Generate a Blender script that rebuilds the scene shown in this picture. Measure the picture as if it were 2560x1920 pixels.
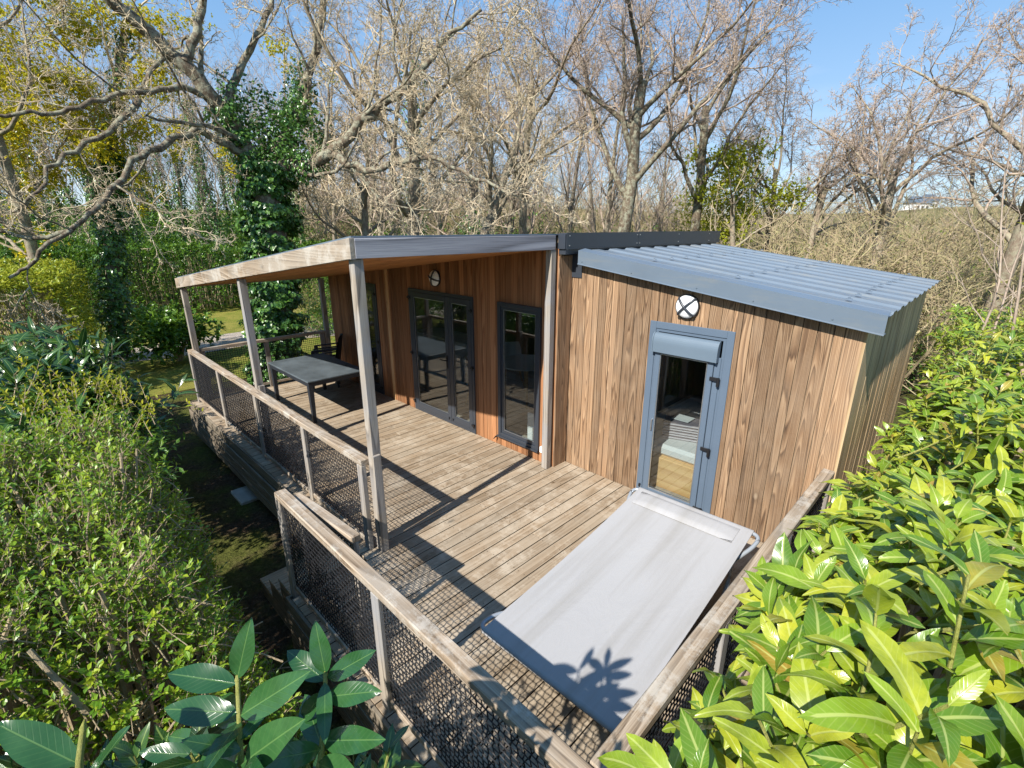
import bpy, math, random
import numpy as np
from math import radians, pi, sin, cos
from mathutils import Vector

for o in list(bpy.data.objects):
    bpy.data.objects.remove(o, do_unlink=True)
S = bpy.context.scene
COL = S.collection

# ------------------------------------------------------------------ camera
CAM = np.array([3.8718, -2.0477, 3.0884]); YAW = .7806; PIT = -.3107
cd = bpy.data.cameras.new('camera'); cam = bpy.data.objects.new('camera', cd); COL.objects.link(cam)
cam.location = CAM; cam.rotation_euler = (pi/2+PIT, 0, YAW)
cd.sensor_width = 36; cd.lens = 17.0; cd.clip_start = .05; cd.clip_end = 3000
S.camera = cam
# ------------------------------------------------------------------ sky, sun
SUN_D = Vector((-.13, 1, -.885)).normalized()
EL = math.asin(-SUN_D.z); ROT = math.atan2(-SUN_D.x, -SUN_D.y)
w = bpy.data.worlds.new('World'); S.world = w; w.use_nodes = True
nt = w.node_tree; bg = nt.nodes['Background']
sky = nt.nodes.new('ShaderNodeTexSky'); sky.sky_type = 'NISHITA'; sky.sun_disc = False
sky.sun_elevation = EL; sky.sun_rotation = ROT; sky.altitude = 50; sky.air_density = 1.0; sky.dust_density = .2; sky.ozone_density = 2.0
tcw = nt.nodes.new('ShaderNodeTexCoord'); sxw = nt.nodes.new('ShaderNodeSeparateXYZ'); nt.links.new(tcw.outputs['Generated'], sxw.inputs[0])
rpw = nt.nodes.new('ShaderNodeValToRGB'); nt.links.new(sxw.outputs[2], rpw.inputs[0]); e_ = rpw.color_ramp.elements
e_[0].position = 0; e_[0].color = (.44,.61,.80,1); e_[1].position = .45; e_[1].color = (.115,.36,.74,1)
nzw = nt.nodes.new('ShaderNodeTexNoise'); mpw = nt.nodes.new('ShaderNodeMapping'); mpw.inputs['Scale'].default_value = (1.5, 1.5, 7); nt.links.new(tcw.outputs['Generated'], mpw.inputs[0]); nt.links.new(mpw.outputs[0], nzw.inputs[0]); nzw.inputs['Scale'].default_value = 1.6; nzw.inputs['Detail'].default_value = 6
rcw = nt.nodes.new('ShaderNodeValToRGB'); nt.links.new(nzw.outputs[0], rcw.inputs[0]); rcw.color_ramp.elements[0].position = .48; rcw.color_ramp.elements[1].position = .8; rcw.color_ramp.elements[1].color = (.5,.5,.5,1)
mc_ = nt.nodes.new('ShaderNodeMix'); mc_.data_type = 'RGBA'; nt.links.new(rcw.outputs[0], mc_.inputs[0]); nt.links.new(rpw.outputs[0], mc_.inputs[6]); mc_.inputs[7].default_value = (.78,.82,.92,1)
sc_ = nt.nodes.new('ShaderNodeVectorMath'); sc_.operation = 'SCALE'; nt.links.new(mc_.outputs[2], sc_.inputs[0]); sc_.inputs['Scale'].default_value = 5.2
mw = nt.nodes.new('ShaderNodeMix'); mw.data_type = 'RGBA'; mw.inputs[0].default_value = .75; nt.links.new(sky.outputs[0], mw.inputs[6]); nt.links.new(sc_.outputs[0], mw.inputs[7])
nt.links.new(mw.outputs[2], bg.inputs[0]); bg.inputs[1].default_value = .12
sd = bpy.data.lights.new('sun', 'SUN'); sd.energy = 4.9; sd.angle = radians(.6); sd.color = (1, .95, .86)
sun = bpy.data.objects.new('sun', sd); COL.objects.link(sun); sun.rotation_euler = SUN_D.to_track_quat('-Z', 'Y').to_euler()
sun.location = (0, -8, 12)
S.view_settings.view_transform = 'Standard'; S.view_settings.look = 'None'
S.view_settings.exposure = 0.85; S.view_settings.gamma = 1
S.render.engine = 'CYCLES'
S.cycles.max_bounces = 6; S.cycles.transparent_max_bounces = 12; S.cycles.caustics_reflective = False; S.cycles.caustics_refractive = False
S.cycles.sample_clamp_indirect = 6

# ------------------------------------------------------------------ helpers
_c, _s = cos(YAW), sin(YAW); _cp, _sp = cos(PIT), sin(PIT)
CR = np.array([_c, _s, 0]); CF = np.array([-_s*_cp, _c*_cp, _sp]); CU = np.array([_s*_sp, -_c*_sp, _cp])
K = 2560/2212
def at(x, y, d):   # a point of the place, found from where it is seen and how far off it stands
    return CAM + (CR*((x*K-1280)/1208.8) + CF - CU*((y*K-960)/1208.8))*d
def ground_at(x, y, z=-.8):
    v = CR*((x*K-1280)/1208.8) + CF - CU*((y*K-960)/1208.8)
    return CAM + v*((z-CAM[2])/v[2])

class MB:
    def __init__(s): s.v = []; s.f = []; s.n = 0; s.uv = []; s.hasuv = False
    def add(s, V, F, UV=None):
        V = np.asarray(V, float).reshape(-1, 3); F = np.asarray(F, np.int64)
        s.v.append(V); s.f.append(F+s.n); s.n += len(V)
        if UV is not None: s.hasuv = True
        s.uv.append(np.zeros((len(V), 2)) if UV is None else np.asarray(UV, float)); return s
    def box(s, x0, x1, y0, y1, z0, z1):
        V = [(x0,y0,z0),(x1,y0,z0),(x1,y1,z0),(x0,y1,z0),(x0,y0,z1),(x1,y0,z1),(x1,y1,z1),(x0,y1,z1)]
        return s.add(V, [(0,3,2,1),(4,5,6,7),(0,1,5,4),(1,2,6,5),(2,3,7,6),(3,0,4,7)])
    def hexa(s, V):  # bottom four, top four
        return s.add(V, [(0,3,2,1),(4,5,6,7),(0,1,5,4),(1,2,6,5),(2,3,7,6),(3,0,4,7)])
    def bar(s, a, b, w, h, up=(0,0,1)):
        a = np.array(a, float); b = np.array(b, float); d = b-a; d /= np.linalg.norm(d)
        u = np.cross(d, up); u /= np.linalg.norm(u); n = np.cross(u, d)
        V = [p+u*i*w/2+n*j*h/2 for p in (a, b) for i, j in ((-1,-1),(1,-1),(1,1),(-1,1))]
        return s.add(V, [(0,1,2,3),(7,6,5,4),(0,4,5,1),(1,5,6,2),(2,6,7,3),(3,7,4,0)])
    def prism(s, P, d):  # polygon P (n,3) pushed by vector d
        P = np.array(P, float); n = len(P); d = np.array(d, float)
        s.add(np.vstack([P, P+d]), [(i, (i+1) % n, (i+1) % n+n, i+n) for i in range(n)])
        c0 = P.mean(0); s.add(np.vstack([P, c0]), [((i+1) % n, i, n) for i in range(n)])
        s.add(np.vstack([P+d, c0+d]), [(i, (i+1) % n, n) for i in range(n)]); return s
    def tubes(s, P, R, sides=6, cap=False):  # P (B,k,3), R (B,k)
        P = np.asarray(P, float); R = np.asarray(R, float); B, k, _ = P.shape
        T = np.gradient(P, axis=1); T /= np.linalg.norm(T, axis=2, keepdims=True)+1e-12
        T0 = P[:, -1]-P[:, 0]; ref = np.where(np.abs(T0[:, 2:3]) > .8*np.linalg.norm(T0, axis=1, keepdims=True), [[1., .1, 0]], [[.05, .1, 1.]])
        U = np.cross(T, ref[:, None, :]); U /= np.linalg.norm(U, axis=2, keepdims=True)+1e-12; W = np.cross(T, U)
        a = np.arange(sides)*2*pi/sides
        V = P[:, :, None, :] + R[:, :, None, None]*(U[:, :, None, :]*np.cos(a)[None, None, :, None]+W[:, :, None, :]*np.sin(a)[None, None, :, None])
        i = np.arange(k-1)[:, None]*sides; j = np.arange(sides)[None, :]; j2 = (j+1) % sides
        q = np.stack([i+j, i+j2, i+sides+j2, i+sides+j], -1).reshape(-1, 4)
        F = (q[None]+(np.arange(B)*k*sides)[:, None, None]).reshape(-1, 4)
        s.add(V.reshape(-1, 3), F)
        if cap:
            for b in range(B):
                for kk, rev in ((0, 1), (k-1, 0)):
                    ring = V[b, kk]; c0 = ring.mean(0)
                    s.add(np.vstack([ring, c0]), [((q2, (q2+1) % sides, sides) if not rev else ((q2+1) % sides, q2, sides)) for q2 in range(sides)])
        return s
    def tube(s, pts, r, sides=8, cap=True):
        pts = np.array(pts, float); r = np.full(len(pts), r) if np.isscalar(r) else np.array(r)
        return s.tubes(pts[None], r[None], sides, cap)
    def build(s, name, mat, parent=None, smooth=False, bevel=0):
        me = bpy.data.meshes.new(name)
        V = np.vstack(s.v); me.vertices.add(len(V)); me.vertices.foreach_set('co', V.ravel())
        idx = np.concatenate([f.ravel() for f in s.f]); tot = np.concatenate([np.full(len(f), f.shape[1]) for f in s.f])
        me.loops.add(len(idx)); me.loops.foreach_set('vertex_index', idx)
        me.polygons.add(len(tot)); st = np.concatenate([[0], np.cumsum(tot)[:-1]])
        me.polygons.foreach_set('loop_start', st); me.polygons.foreach_set('loop_total', tot)
        if s.hasuv:
            uv = me.uv_layers.new(name='UVMap'); uv.data.foreach_set('uv', np.vstack(s.uv)[idx].ravel())
        me.polygons.foreach_set('use_smooth', np.full(len(tot), bool(smooth)))
        me.update(calc_edges=True); me.materials.append(mat)
        o = bpy.data.objects.new(name, me); COL.objects.link(o)
        if parent is not None: o.parent = parent
        if bevel:
            m = o.modifiers.new('bevel', 'BEVEL'); m.width = bevel; m.segments = 1; m.limit_method = 'ANGLE'
        return o

def tag(o, label=None, cat=None, group=None, kind=None):
    if label: o['label'] = label
    if cat: o['category'] = cat
    if group: o['group'] = group
    if kind: o['kind'] = kind
    return o
def thing(name, label, cat, loc=(0,0,0), rz=0, group=None):
    o = bpy.data.objects.new(name, None); COL.objects.link(o); o.location = loc; o.rotation_euler = (0, 0, rz)
    o.empty_display_size = .2
    return tag(o, label, cat, group)
def dup(o, loc=None, rz=None, sc=None, label=None, parent=None):
    c = o.copy(); COL.objects.link(c)
    if parent is not None: c.parent = parent
    if loc is not None: c.location = loc
    if rz is not None: c.rotation_euler = (0, 0, rz)
    if sc is not None: c.scale = (sc,)*3 if np.isscalar(sc) else sc
    if label: c['label'] = label
    for ch in list(o.children): dup(ch, parent=c)
    return c

# ------------------------------------------------------------------ materials
class NT:
    def __init__(s, name):
        s.m = bpy.data.materials.new(name); s.m.use_nodes = True; s.t = s.m.node_tree; s.p = s.t.nodes['Principled BSDF']
    def n(s, typ, **kw):
        nd = s.t.nodes.new(typ)
        for k2, v in kw.items():
            if k2 in ('operation', 'blend_type', 'data_type', 'noise_dimensions', 'feature', 'voronoi_dimensions', 'wave_type', 'bands_direction', 'use_clamp', 'clamp', 'distance'): setattr(nd, k2, v)
        return nd
    def l(s, a, b): s.t.links.new(a, b)
    def val(s, x, sock):
        if isinstance(x, (int, float)): sock.default_value = x
        elif isinstance(x, (tuple, list)): sock.default_value = tuple(x)+((1,) if len(sock.default_value) == 4 and len(x) == 3 else ())
        else: s.l(x, sock)
    def math(s, op, a, b=0, c=None):
        nd = s.n('ShaderNodeMath', operation=op); s.val(a, nd.inputs[0]); s.val(b, nd.inputs[1])
        if c is not None: s.val(c, nd.inputs[2])
        return nd.outputs[0]
    def mix(s, f, a, b, bt='MIX'):
        nd = s.n('ShaderNodeMix', data_type='RGBA', blend_type=bt); s.val(f, nd.inputs[0]); s.val(a, nd.inputs[6]); s.val(b, nd.inputs[7]); return nd.outputs[2]
    def coord(s, scale=(1,1,1), which='Object'):
        tc = s.n('ShaderNodeTexCoord'); mp = s.n('ShaderNodeMapping'); mp.inputs['Scale'].default_value = scale; s.l(tc.outputs[which], mp.inputs[0]); return mp.outputs[0]
    def noise(s, vec, scale=5, detail=4, rough=.55, w=None, dist=0):
        nd = s.n('ShaderNodeTexNoise', noise_dimensions='4D' if w is not None else '3D'); s.l(vec, nd.inputs['Vector'])
        nd.inputs['Scale'].default_value = scale; nd.inputs['Detail'].default_value = detail; nd.inputs['Roughness'].default_value = rough; nd.inputs['Distortion'].default_value = dist
        if w is not None: s.l(w, nd.inputs['W'])
        return nd.outputs[0]
    def ramp(s, fac, stops):
        nd = s.n('ShaderNodeValToRGB'); s.l(fac, nd.inputs[0]); e = nd.color_ramp.elements
        while len(e) > len(stops): e.remove(e[-1])
        while len(e) < len(stops): e.new(.5)
        for el, (p, c) in zip(e, stops): el.position = p; el.color = tuple(c)+(1,) if not np.isscalar(c) else (c, c, c, 1)
        return nd.outputs[0]
    def rnd(s): return s.n('ShaderNodeNewGeometry').outputs['Random Per Island']
    def bump(s, h, strength=.3, dist=.01):
        nd = s.n('ShaderNodeBump'); nd.inputs['Strength'].default_value = strength; nd.inputs['Distance'].default_value = dist
        s.l(h, nd.inputs['Height']); s.l(nd.outputs[0], s.p.inputs['Normal']); return nd
    def set(s, **kw):
        for k2, v in kw.items(): s.val(v, s.p.inputs[k2.replace('_', ' ')])
        return s.m

def wood(name, axis, lo, mid, hi, grain=22., fib=1., knots=.5, grey=None, greyamt=.4, plank=.5, mottle=None, rough=.75, grooves=None, contrast=1., pale=None, ac=5., al=.26, gd=.55):
    """weathered softwood: contour grain, fibres and knots running along the axis; each board its own piece of the log"""
    g = NT(name); r = g.rnd(); W = g.math('MULTIPLY', r, 61.7)
    sc = [ac, ac, ac]; sc[axis] = al
    v = g.coord(tuple(sc))
    big = g.noise(v, .8, 1.5, .4, w=W, dist=.25)
    rings = g.math('FRACT', g.math('MULTIPLY', big, grain))
    ringsc = g.ramp(rings, [(0, 1.), (.18, .65), (.6, .25), (.86, 0.), (1, 1.)])
    sf = [130.]*3; sf[axis] = 2.2
    fibre = g.noise(g.coord(tuple(sf)), 1, 3, .6, w=W)
    # knots
    kv = [3.6]*3; kv[axis] = 1.7
    vo = g.n('ShaderNodeTexVoronoi', voronoi_dimensions='4D'); g.l(g.coord(tuple(kv)), vo.inputs['Vector']); g.l(W, vo.inputs['W']); vo.inputs['Scale'].default_value = 1.
    kd = vo.outputs['Distance']
    kmask = g.ramp(kd, [(0, 1.), (.07*knots+.01, 1.), (.11*knots+.02, 0.)])
    kring = g.ramp(kd, [(0, 0.), (.09*knots, 1.), (.2*knots+.02, 0.)])
    f = g.math('ADD', g.math('MULTIPLY', ringsc, .62*contrast), g.math('MULTIPLY', g.math('SUBTRACT', fibre, .35), .9*fib))
    col = g.ramp(f, [(0, hi), (.45, mid), (1, lo)])
    col = g.mix(g.math('MULTIPLY', kring, .55), col, tuple(x*.55 for x in lo))
    col = g.mix(kmask, col, tuple(x*.45 for x in lo) if not pale else pale)
    br = g.math('ADD', 1-plank*.5, g.math('MULTIPLY', r, plank))
    mul = g.n('ShaderNodeVectorMath', operation='SCALE'); g.l(col, mul.inputs[0]); g.l(br, mul.inputs['Scale']); col = mul.outputs[0]
    if grey is not None:
        wn = g.noise(g.coord((1.1, 1.1, 1.1)), 1.6, 5, .65, w=W)
        gm = g.ramp(wn, [(.42, 0.), (.66, 1.)])
        fm = g.math('MULTIPLY', gm, greyamt)
        col = g.mix(fm, col, g.mix(fibre, tuple(x*.6 for x in grey), grey))
    if mottle is not None:
        mn = g.noise(g.coord((1, 1, 1)), 2.1, 9, .82); mm = g.ramp(mn, [(.5, 0.), (.60, 1.)])
        col = g.mix(g.math('MULTIPLY', mm, .55), col, mottle)
    h = g.math('ADD', g.math('MULTIPLY', fibre, .7), g.math('MULTIPLY', ringsc, .3))
    if grooves is not None:
        ax, pitch, wd = grooves
        sx = g.n('ShaderNodeSeparateXYZ'); g.l(g.coord(), sx.inputs[0])
        fr = g.math('ABSOLUTE', g.math('SUBTRACT', g.math('FRACT', g.math('DIVIDE', sx.outputs[ax], pitch)), .5))
        gm = g.math('LESS_THAN', fr, wd/pitch/2)
        col = g.mix(g.math('MULTIPLY', gm, gd), col, tuple(x*.3 for x in lo)); h = g.math('SUBTRACT', h, gm)
    g.bump(h, .5, .004)
    return g.set(Base_Color=col, Roughness=rough, **{'Specular IOR Level': .25})

def flat(name, col, rough=.5, metal=0., var=.12, nscale=6, bumpy=0., spec=.4, dirt=0.):
    g = NT(name); n = g.noise(g.coord(), nscale, 5, .6)
    c = g.mix(n, tuple(x*(1-var) for x in col), tuple(min(1, x*(1+var)) for x in col))
    if bumpy: g.bump(n, bumpy, .004)
    if dirt:
        dn = g.noise(g.coord((.6, 4, 4)), 2.3, 8, .75); c = g.mix(g.math('MULTIPLY', g.ramp(dn, [(.5, 0.), (.72, 1.)]), dirt), c, (.24,.22,.17))
    rr = g.math('ADD', rough-.08, g.math('MULTIPLY', n, .16))
    return g.set(Base_Color=c, Roughness=rr, Metallic=metal, **{'Specular IOR Level': spec})

def leafm(name, a, b, c, trans=.35, rough=.32, vein=(.35,.42,.12), veinamt=.6, spec=.5, odd=None, mw_=.03, sidev=.3):
    """leaf: every leaf its own green between a, b and c; midrib and side veins"""
    g = NT(name); r = g.rnd()
    col = g.ramp(r, [(0, a), (.45, b), (.9, c)] if odd is None else [(0, a), (.45, b), (.93, c), (.97, odd)])
    uvn = g.n('ShaderNodeUVMap'); sx = g.n('ShaderNodeSeparateXYZ'); g.l(uvn.outputs[0], sx.inputs[0])
    du = g.math('ABSOLUTE', g.math('SUBTRACT', sx.outputs[0], .5))
    mid = g.ramp(du, [(0, 1.), (mw_, 1.), (mw_*2, 0.)])
    side = g.math('FRACT', g.math('SUBTRACT', g.math('MULTIPLY', sx.outputs[1], 11), g.math('ADD', g.math('MULTIPLY', du, 5), g.math('MULTIPLY', r, 3))))
    sv = g.ramp(side, [(0, 1.), (.07, .6), (.16, 0.), (.9, 0.), (1, 1.)])
    vm = g.math('MAXIMUM', mid, g.math('MULTIPLY', sv, sidev))
    n = g.noise(g.coord(), 26, 5, .7)
    col = g.mix(g.math('MULTIPLY', g.ramp(n, [(.4, 0.), (.7, 1.)]), .5), col, tuple(x*.6 for x in b))
    col = g.mix(g.math('MULTIPLY', vm, veinamt), col, vein)
    g.bump(g.math('SUBTRACT', 1, vm), .35, .002)
    g.set(Base_Color=col, Roughness=rough, **{'Specular IOR Level': spec})
    tr = g.n('ShaderNodeBsdfTranslucent'); tc2 = g.mix(.5, col, tuple(min(1, x*1.6) for x in c)); g.l(tc2, tr.inputs[0])
    mx = g.n('ShaderNodeMixShader'); mx.inputs[0].default_value = trans
    out = g.t.nodes['Material Output']; g.l(g.p.outputs[0], mx.inputs[1]); g.l(tr.outputs[0], mx.inputs[2]); g.l(mx.outputs[0], out.inputs[0])
    return g.m

def barkm(name, a, b, lichen, la=.5, scale=9, rough=.9):
    g = NT(name); v = g.coord((1, 1, .45)); n = g.noise(v, scale*1.6, 8, .8); n2 = g.noise(g.coord(), 7.5, 6, .75)
    col = g.mix(g.ramp(n, [(.35, 0.), (.65, 1.)]), a, b); lm = g.ramp(n2, [(.46, 0.), (.58, 1.)]); col = g.mix(g.math('MULTIPLY', lm, la), col, lichen)
    g.bump(n, .8, .03); return g.set(Base_Color=col, Roughness=rough, **{'Specular IOR Level': .15})

M = {}
M['clad_sun'] = wood('cladding_weathered', 2, (.085,.05,.03), (.235,.142,.08), (.38,.255,.155), grain=30, knots=.9, plank=.75, ac=8.5, al=.34, grey=(.36,.27,.19), greyamt=.35, contrast=1.25, fib=1.3, pale=(.52,.40,.28))
M['clad_side'] = wood('cladding_side', 2, (.21,.125,.065), (.43,.29,.16), (.60,.44,.27), grain=14, knots=.5, plank=.45, grey=(.38,.34,.22), greyamt=.4)
M['clad_porch'] = wood('cladding_cedar', 2, (.12,.05,.022), (.255,.115,.052), (.355,.18,.088), grain=16, knots=.5, plank=.8, contrast=.8, ac=7.5)
M['soffit'] = wood('soffit_boards', 0, (.30,.12,.04), (.50,.22,.08), (.62,.32,.13), grain=10, knots=.9, plank=.3)
dk = dict(grain=17, knots=.8, plank=.35, grey=(.50,.44,.35), greyamt=.45, rough=.7)
M['deck'] = wood('deck_boards', 1, (.085,.06,.04), (.225,.165,.108), (.34,.265,.188), grooves=(0, .14, .009), mottle=(.50,.43,.34), fib=.85, contrast=.7, gd=.85, **dk)
M['deckx'] = wood('tread_boards', 1, (.12,.08,.045), (.26,.19,.12), (.36,.28,.19), **dk)
M['rail_x'] = wood('rail_along', 0, (.08,.055,.035), (.26,.195,.135), (.42,.34,.26), grain=18, knots=.8, plank=.25, grey=(.40,.355,.30), greyamt=.75, fib=1.5, mottle=(.50,.47,.42))
M['rail_y'] = wood('rail_across', 1, (.08,.055,.035), (.26,.195,.135), (.42,.34,.26), grain=18, knots=.8, plank=.25, grey=(.40,.355,.30), greyamt=.75, fib=1.5, mottle=(.50,.47,.42))
M['post'] = wood('post_upright', 2, (.105,.085,.068), (.27,.23,.185), (.40,.355,.30), grain=16, knots=1., plank=.25, grey=(.33,.335,.355), greyamt=.8, fib=1.4)
M['skirt'] = wood('skirt_boards', 0, (.055,.042,.03), (.15,.12,.088), (.24,.195,.145), grain=14, knots=.5, plank=.3, grey=(.25,.23,.18), greyamt=.6)
M['trim'] = wood('trim_pine', 2, (.34,.17,.07), (.55,.32,.15), (.66,.43,.23), grain=8, knots=.5, plank=.2)
M['ibed'] = wood('indoor_pine', 0, (.42,.22,.08), (.60,.36,.16), (.70,.46,.22), grain=9, knots=.8, plank=.3)
M['ifloor'] = wood('indoor_floor', 0, (.25,.20,.16), (.42,.36,.30), (.5,.45,.39), grain=9, knots=.2, plank=.3)
M['metal'] = flat('roof_sheet', (.145,.18,.22), .40, .0, .16, 3, spec=.75, dirt=.55)
M['flash'] = flat('flashing', (.115,.15,.195), .37, 0, .12, 2.5, spec=.6, dirt=.3)
M['frame'] = flat('frame_blue_grey', (.095,.13,.18), .38, 0, .08, 3, spec=.5)
M['framed'] = flat('frame_anthracite', (.035,.042,.055), .35, 0, .1, 3, spec=.5)
M['box'] = flat('shutter_box', (.115,.155,.20), .4, 0, .06, 2, spec=.5)
M['black'] = flat('black_plastic', (.012,.012,.014), .45, 0, .2, 8)
M['mesh'] = flat('mesh_plastic', (.010,.010,.012), .5, 0, .2, 8, spec=.3)
M['resin'] = flat('dark_resin', (.020,.024,.032), .5, 0, .3, 5, .2)
M['tabletop'] = flat('dusty_dappled_table_top', (.075,.092,.105), .6, 0, .75, 3.5, .3)  # strong mottling: dust and stains, plus dappled sun put into the colour
M['white'] = flat('white_paint', (.78,.78,.77), .4, 0, .03)
M['globe'] = flat('opal_globe', (.82,.84,.86), .3, 0, .02)
M['steel'] = flat('steel', (.55,.56,.57), .35, .9, .08)
M['tubem'] = flat('grey_tube', (.33,.36,.40), .35, .3, .08)
M['iwall'] = flat('inside_wall', (.22,.165,.11), .8, 0, .1)
M['iwhite'] = flat('inside_white', (.62,.62,.63), .5, 0, .05)
M['concrete'] = flat('concrete_slab', (.36,.34,.31), .9, 0, .35, 14, .5)
g = NT('lounger_fabric'); v = g.coord((1.2, .35, 1)); n = g.noise(v, 3, 4, .6); wv = g.noise(g.coord((400, 400, 400)), 1, 1, .5)
sx_ = g.noise(g.coord((7, .35, 1)), 1.3, 3, .6)
c = g.mix(g.ramp(sx_, [(.45, 0.), (.75, 1.)]), (.335,.33,.335), (.275,.265,.255)); c = g.mix(g.math('MULTIPLY', n, .3), c, (.345,.345,.36)); cr_ = g.noise(g.coord((2.2, .8, 1)), 2.2, 5, .6, dist=.6); g.bump(g.math('ADD', g.math('MULTIPLY', wv, .08), g.math('MULTIPLY', cr_, 1.)), .45, .02)
M['fabric'] = g.set(Base_Color=c, Roughness=.85, **{'Specular IOR Level': .2})
g = NT('towel'); v = g.coord((1, 1, 1)); wv = g.n('ShaderNodeTexWave'); g.l(v, wv.inputs[0]); wv.inputs['Scale'].default_value = 9; wv.bands_direction = 'Z'
M['towel'] = g.set(Base_Color=g.mix(wv.outputs[0], (.16,.13,.15), (.52,.48,.52)), Roughness=.95)
g = NT('window_glass'); fr = g.n('ShaderNodeLayerWeight'); fr.inputs[0].default_value = .5
tr = g.n('ShaderNodeBsdfTransparent'); tr.inputs[0].default_value = (.82,.86,.86,1); gl = g.n('ShaderNodeBsdfGlossy'); gl.inputs['Roughness'].default_value = .004; gl.inputs[0].default_value = (1,1,1,1)
mx = g.n('ShaderNodeMixShader'); g.l(g.math('ADD', g.math('MULTIPLY', g.math('POWER', fr.outputs['Facing'], 4), .9), .085), mx.inputs[0]); g.l(tr.outputs[0], mx.inputs[1]); g.l(gl.outputs[0], mx.inputs[2])
g.l(mx.outputs[0], g.t.nodes['Material Output'].inputs[0]); M['glass'] = g.m

M['bark'] = barkm('oak_bark', (.07,.05,.035), (.20,.155,.11), (.34,.34,.25), .75)
M['bark2'] = barkm('wood_bark', (.16,.12,.085), (.36,.29,.22), (.40,.40,.28), .5)
M['twig'] = barkm('oak_twigs', (.36,.27,.17), (.62,.50,.35), (.56,.53,.36), .45, 4)
M['twigp'] = barkm('purple_twigs', (.26,.19,.15), (.47,.37,.295), (.46,.42,.33), .3, 4)
M['stem'] = barkm('pale_stems', (.30,.22,.13), (.52,.42,.29), (.42,.38,.24), .3, 20)
M['stemg'] = barkm('green_stems', (.25,.27,.05), (.42,.42,.12), (.4,.34,.2), .2, 30)
M['scrubt'] = barkm('scrub_twigs', (.20,.145,.085), (.42,.33,.22), (.30,.31,.12), .5, 4)
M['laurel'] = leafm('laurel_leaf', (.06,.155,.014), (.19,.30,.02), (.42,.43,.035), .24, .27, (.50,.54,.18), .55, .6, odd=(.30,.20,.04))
M['laureld'] = leafm('laurel_leaf_dark', (.013,.045,.010), (.024,.075,.014), (.045,.11,.018), .25, .2, (.26,.36,.10), .6, .7)  # leaf colours darkened to carry the shade on the shrub behind the privet
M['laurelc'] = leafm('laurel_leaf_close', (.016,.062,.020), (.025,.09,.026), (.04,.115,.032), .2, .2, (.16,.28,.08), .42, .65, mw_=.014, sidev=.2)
M['privet'] = leafm('privet_leaf', (.075,.19,.016), (.165,.31,.022), (.36,.44,.03), .35, .35, (.25,.34,.06), .3, .45)
M['ivy'] = leafm('ivy_leaf', (.02,.075,.013), (.05,.14,.02), (.14,.27,.045), .2, .28, (.15,.22,.10), .4, .6)
M['shrub'] = leafm('shrub_leaf', (.03,.095,.012), (.08,.18,.018), (.17,.29,.028), .28, .3, (.18,.26,.05), .3, .5)
M['shruby'] = leafm('sunny_hedge_leaf', (.12,.20,.016), (.27,.34,.025), (.46,.46,.05), .35, .35, (.3,.34,.08), .3, .45)
M['yellow'] = leafm('yellow_blossom', (.42,.36,.02), (.70,.52,.012), (.34,.38,.03), .35, .6, (.5,.4,.05), .2, .2)
M['spring'] = leafm('spring_leaf', (.20,.27,.015), (.34,.38,.02), (.46,.44,.035), .4, .5, (.3,.35,.05), .2, .3)
M['olive'] = leafm('olive_scrub_leaf', (.08,.13,.02), (.20,.21,.05), (.36,.30,.14), .3, .6, (.2,.22,.06), .2, .2)

def part(mb, name, mat, parent, smooth=False, bevel=0, label=None):
    o = mb.build(name, mat, parent, smooth, bevel)
    t = Vector((0, 0, 0)); q = parent
    while q is not None: t += q.location; q = q.parent
    o.location = -t
    if label: o['label'] = label
    return o
rng = np.random.default_rng(7); R_ = random.Random(5)

# ================================================================== SETTING
def gz(x, y):
    dx, dy = x-CAM[0], y-CAM[1]; r = np.hypot(dx, dy)
    th = np.arctan2(dx*CR[0]+dy*CR[1], -dx*_s+dy*_c)
    ss = lambda t: np.clip(t, 0, 1)**2*(3-2*np.clip(t, 0, 1))
    sec = ss((th-.02)/.35)*ss((2.2-th)/.5)
    z = -.8 - 1.7*sec*ss((r-11)/26)
    rise = (2+11*ss((r-60)/260))*ss((r-55)/160)
    z = z + rise + .5*ss((r-12)/20)*np.sin(x*.11)*np.cos(y*.09)
    return z + 1.2*ss((r-90)/100)*(np.sin(x*.031+1)+np.cos(y*.027))
def sheet(name, fn, mat, x0, x1, y0, y1, nx, ny, dz):
    X, Y = np.meshgrid(np.linspace(x0, x1, nx), np.linspace(y0, y1, ny)); X2, Y2 = fn(X, Y) if fn else (X, Y)
    V = np.stack([X2, Y2, gz(X2, Y2)+dz], -1).reshape(-1, 3); i = np.arange(ny-1)[:, None]*nx+np.arange(nx-1)[None]
    F = np.stack([i, i+1, i+nx+1, i+nx], -1).reshape(-1, 4)
    return MB().add(V, F).build(name, mat, None, True)
# ground material: dark leaf mould, moss, thin grass
g = NT('forest_floor'); v = g.coord()
n1 = g.noise(v, .35, 5, .6); n2 = g.noise(v, 22, 5, .75); n3 = g.noise(v, 1.6, 5, .65)
soil = g.ramp(n2, [(.3, (.028,.018,.011)), (.55, (.075,.050,.032)), (.72, (.18,.13,.085))])
moss = g.ramp(n2, [(.3, (.035,.045,.010)), (.6, (.10,.115,.022)), (.8, (.19,.17,.05))])
col = g.mix(g.ramp(n3, [(.42, 0.), (.6, .85)]), soil, moss)
far = g.mix(n1, (.15,.145,.05), (.24,.20,.10))
sx = g.n('ShaderNodeSeparateXYZ'); g.l(v, sx.inputs[0]); ln = g.n('ShaderNodeVectorMath', operation='LENGTH'); g.l(v, ln.inputs[0])
col = g.mix(g.ramp(g.math('DIVIDE', ln.outputs['Value'], 60), [(.4, 0.), (.9, 1.)]), col, far)
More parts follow.
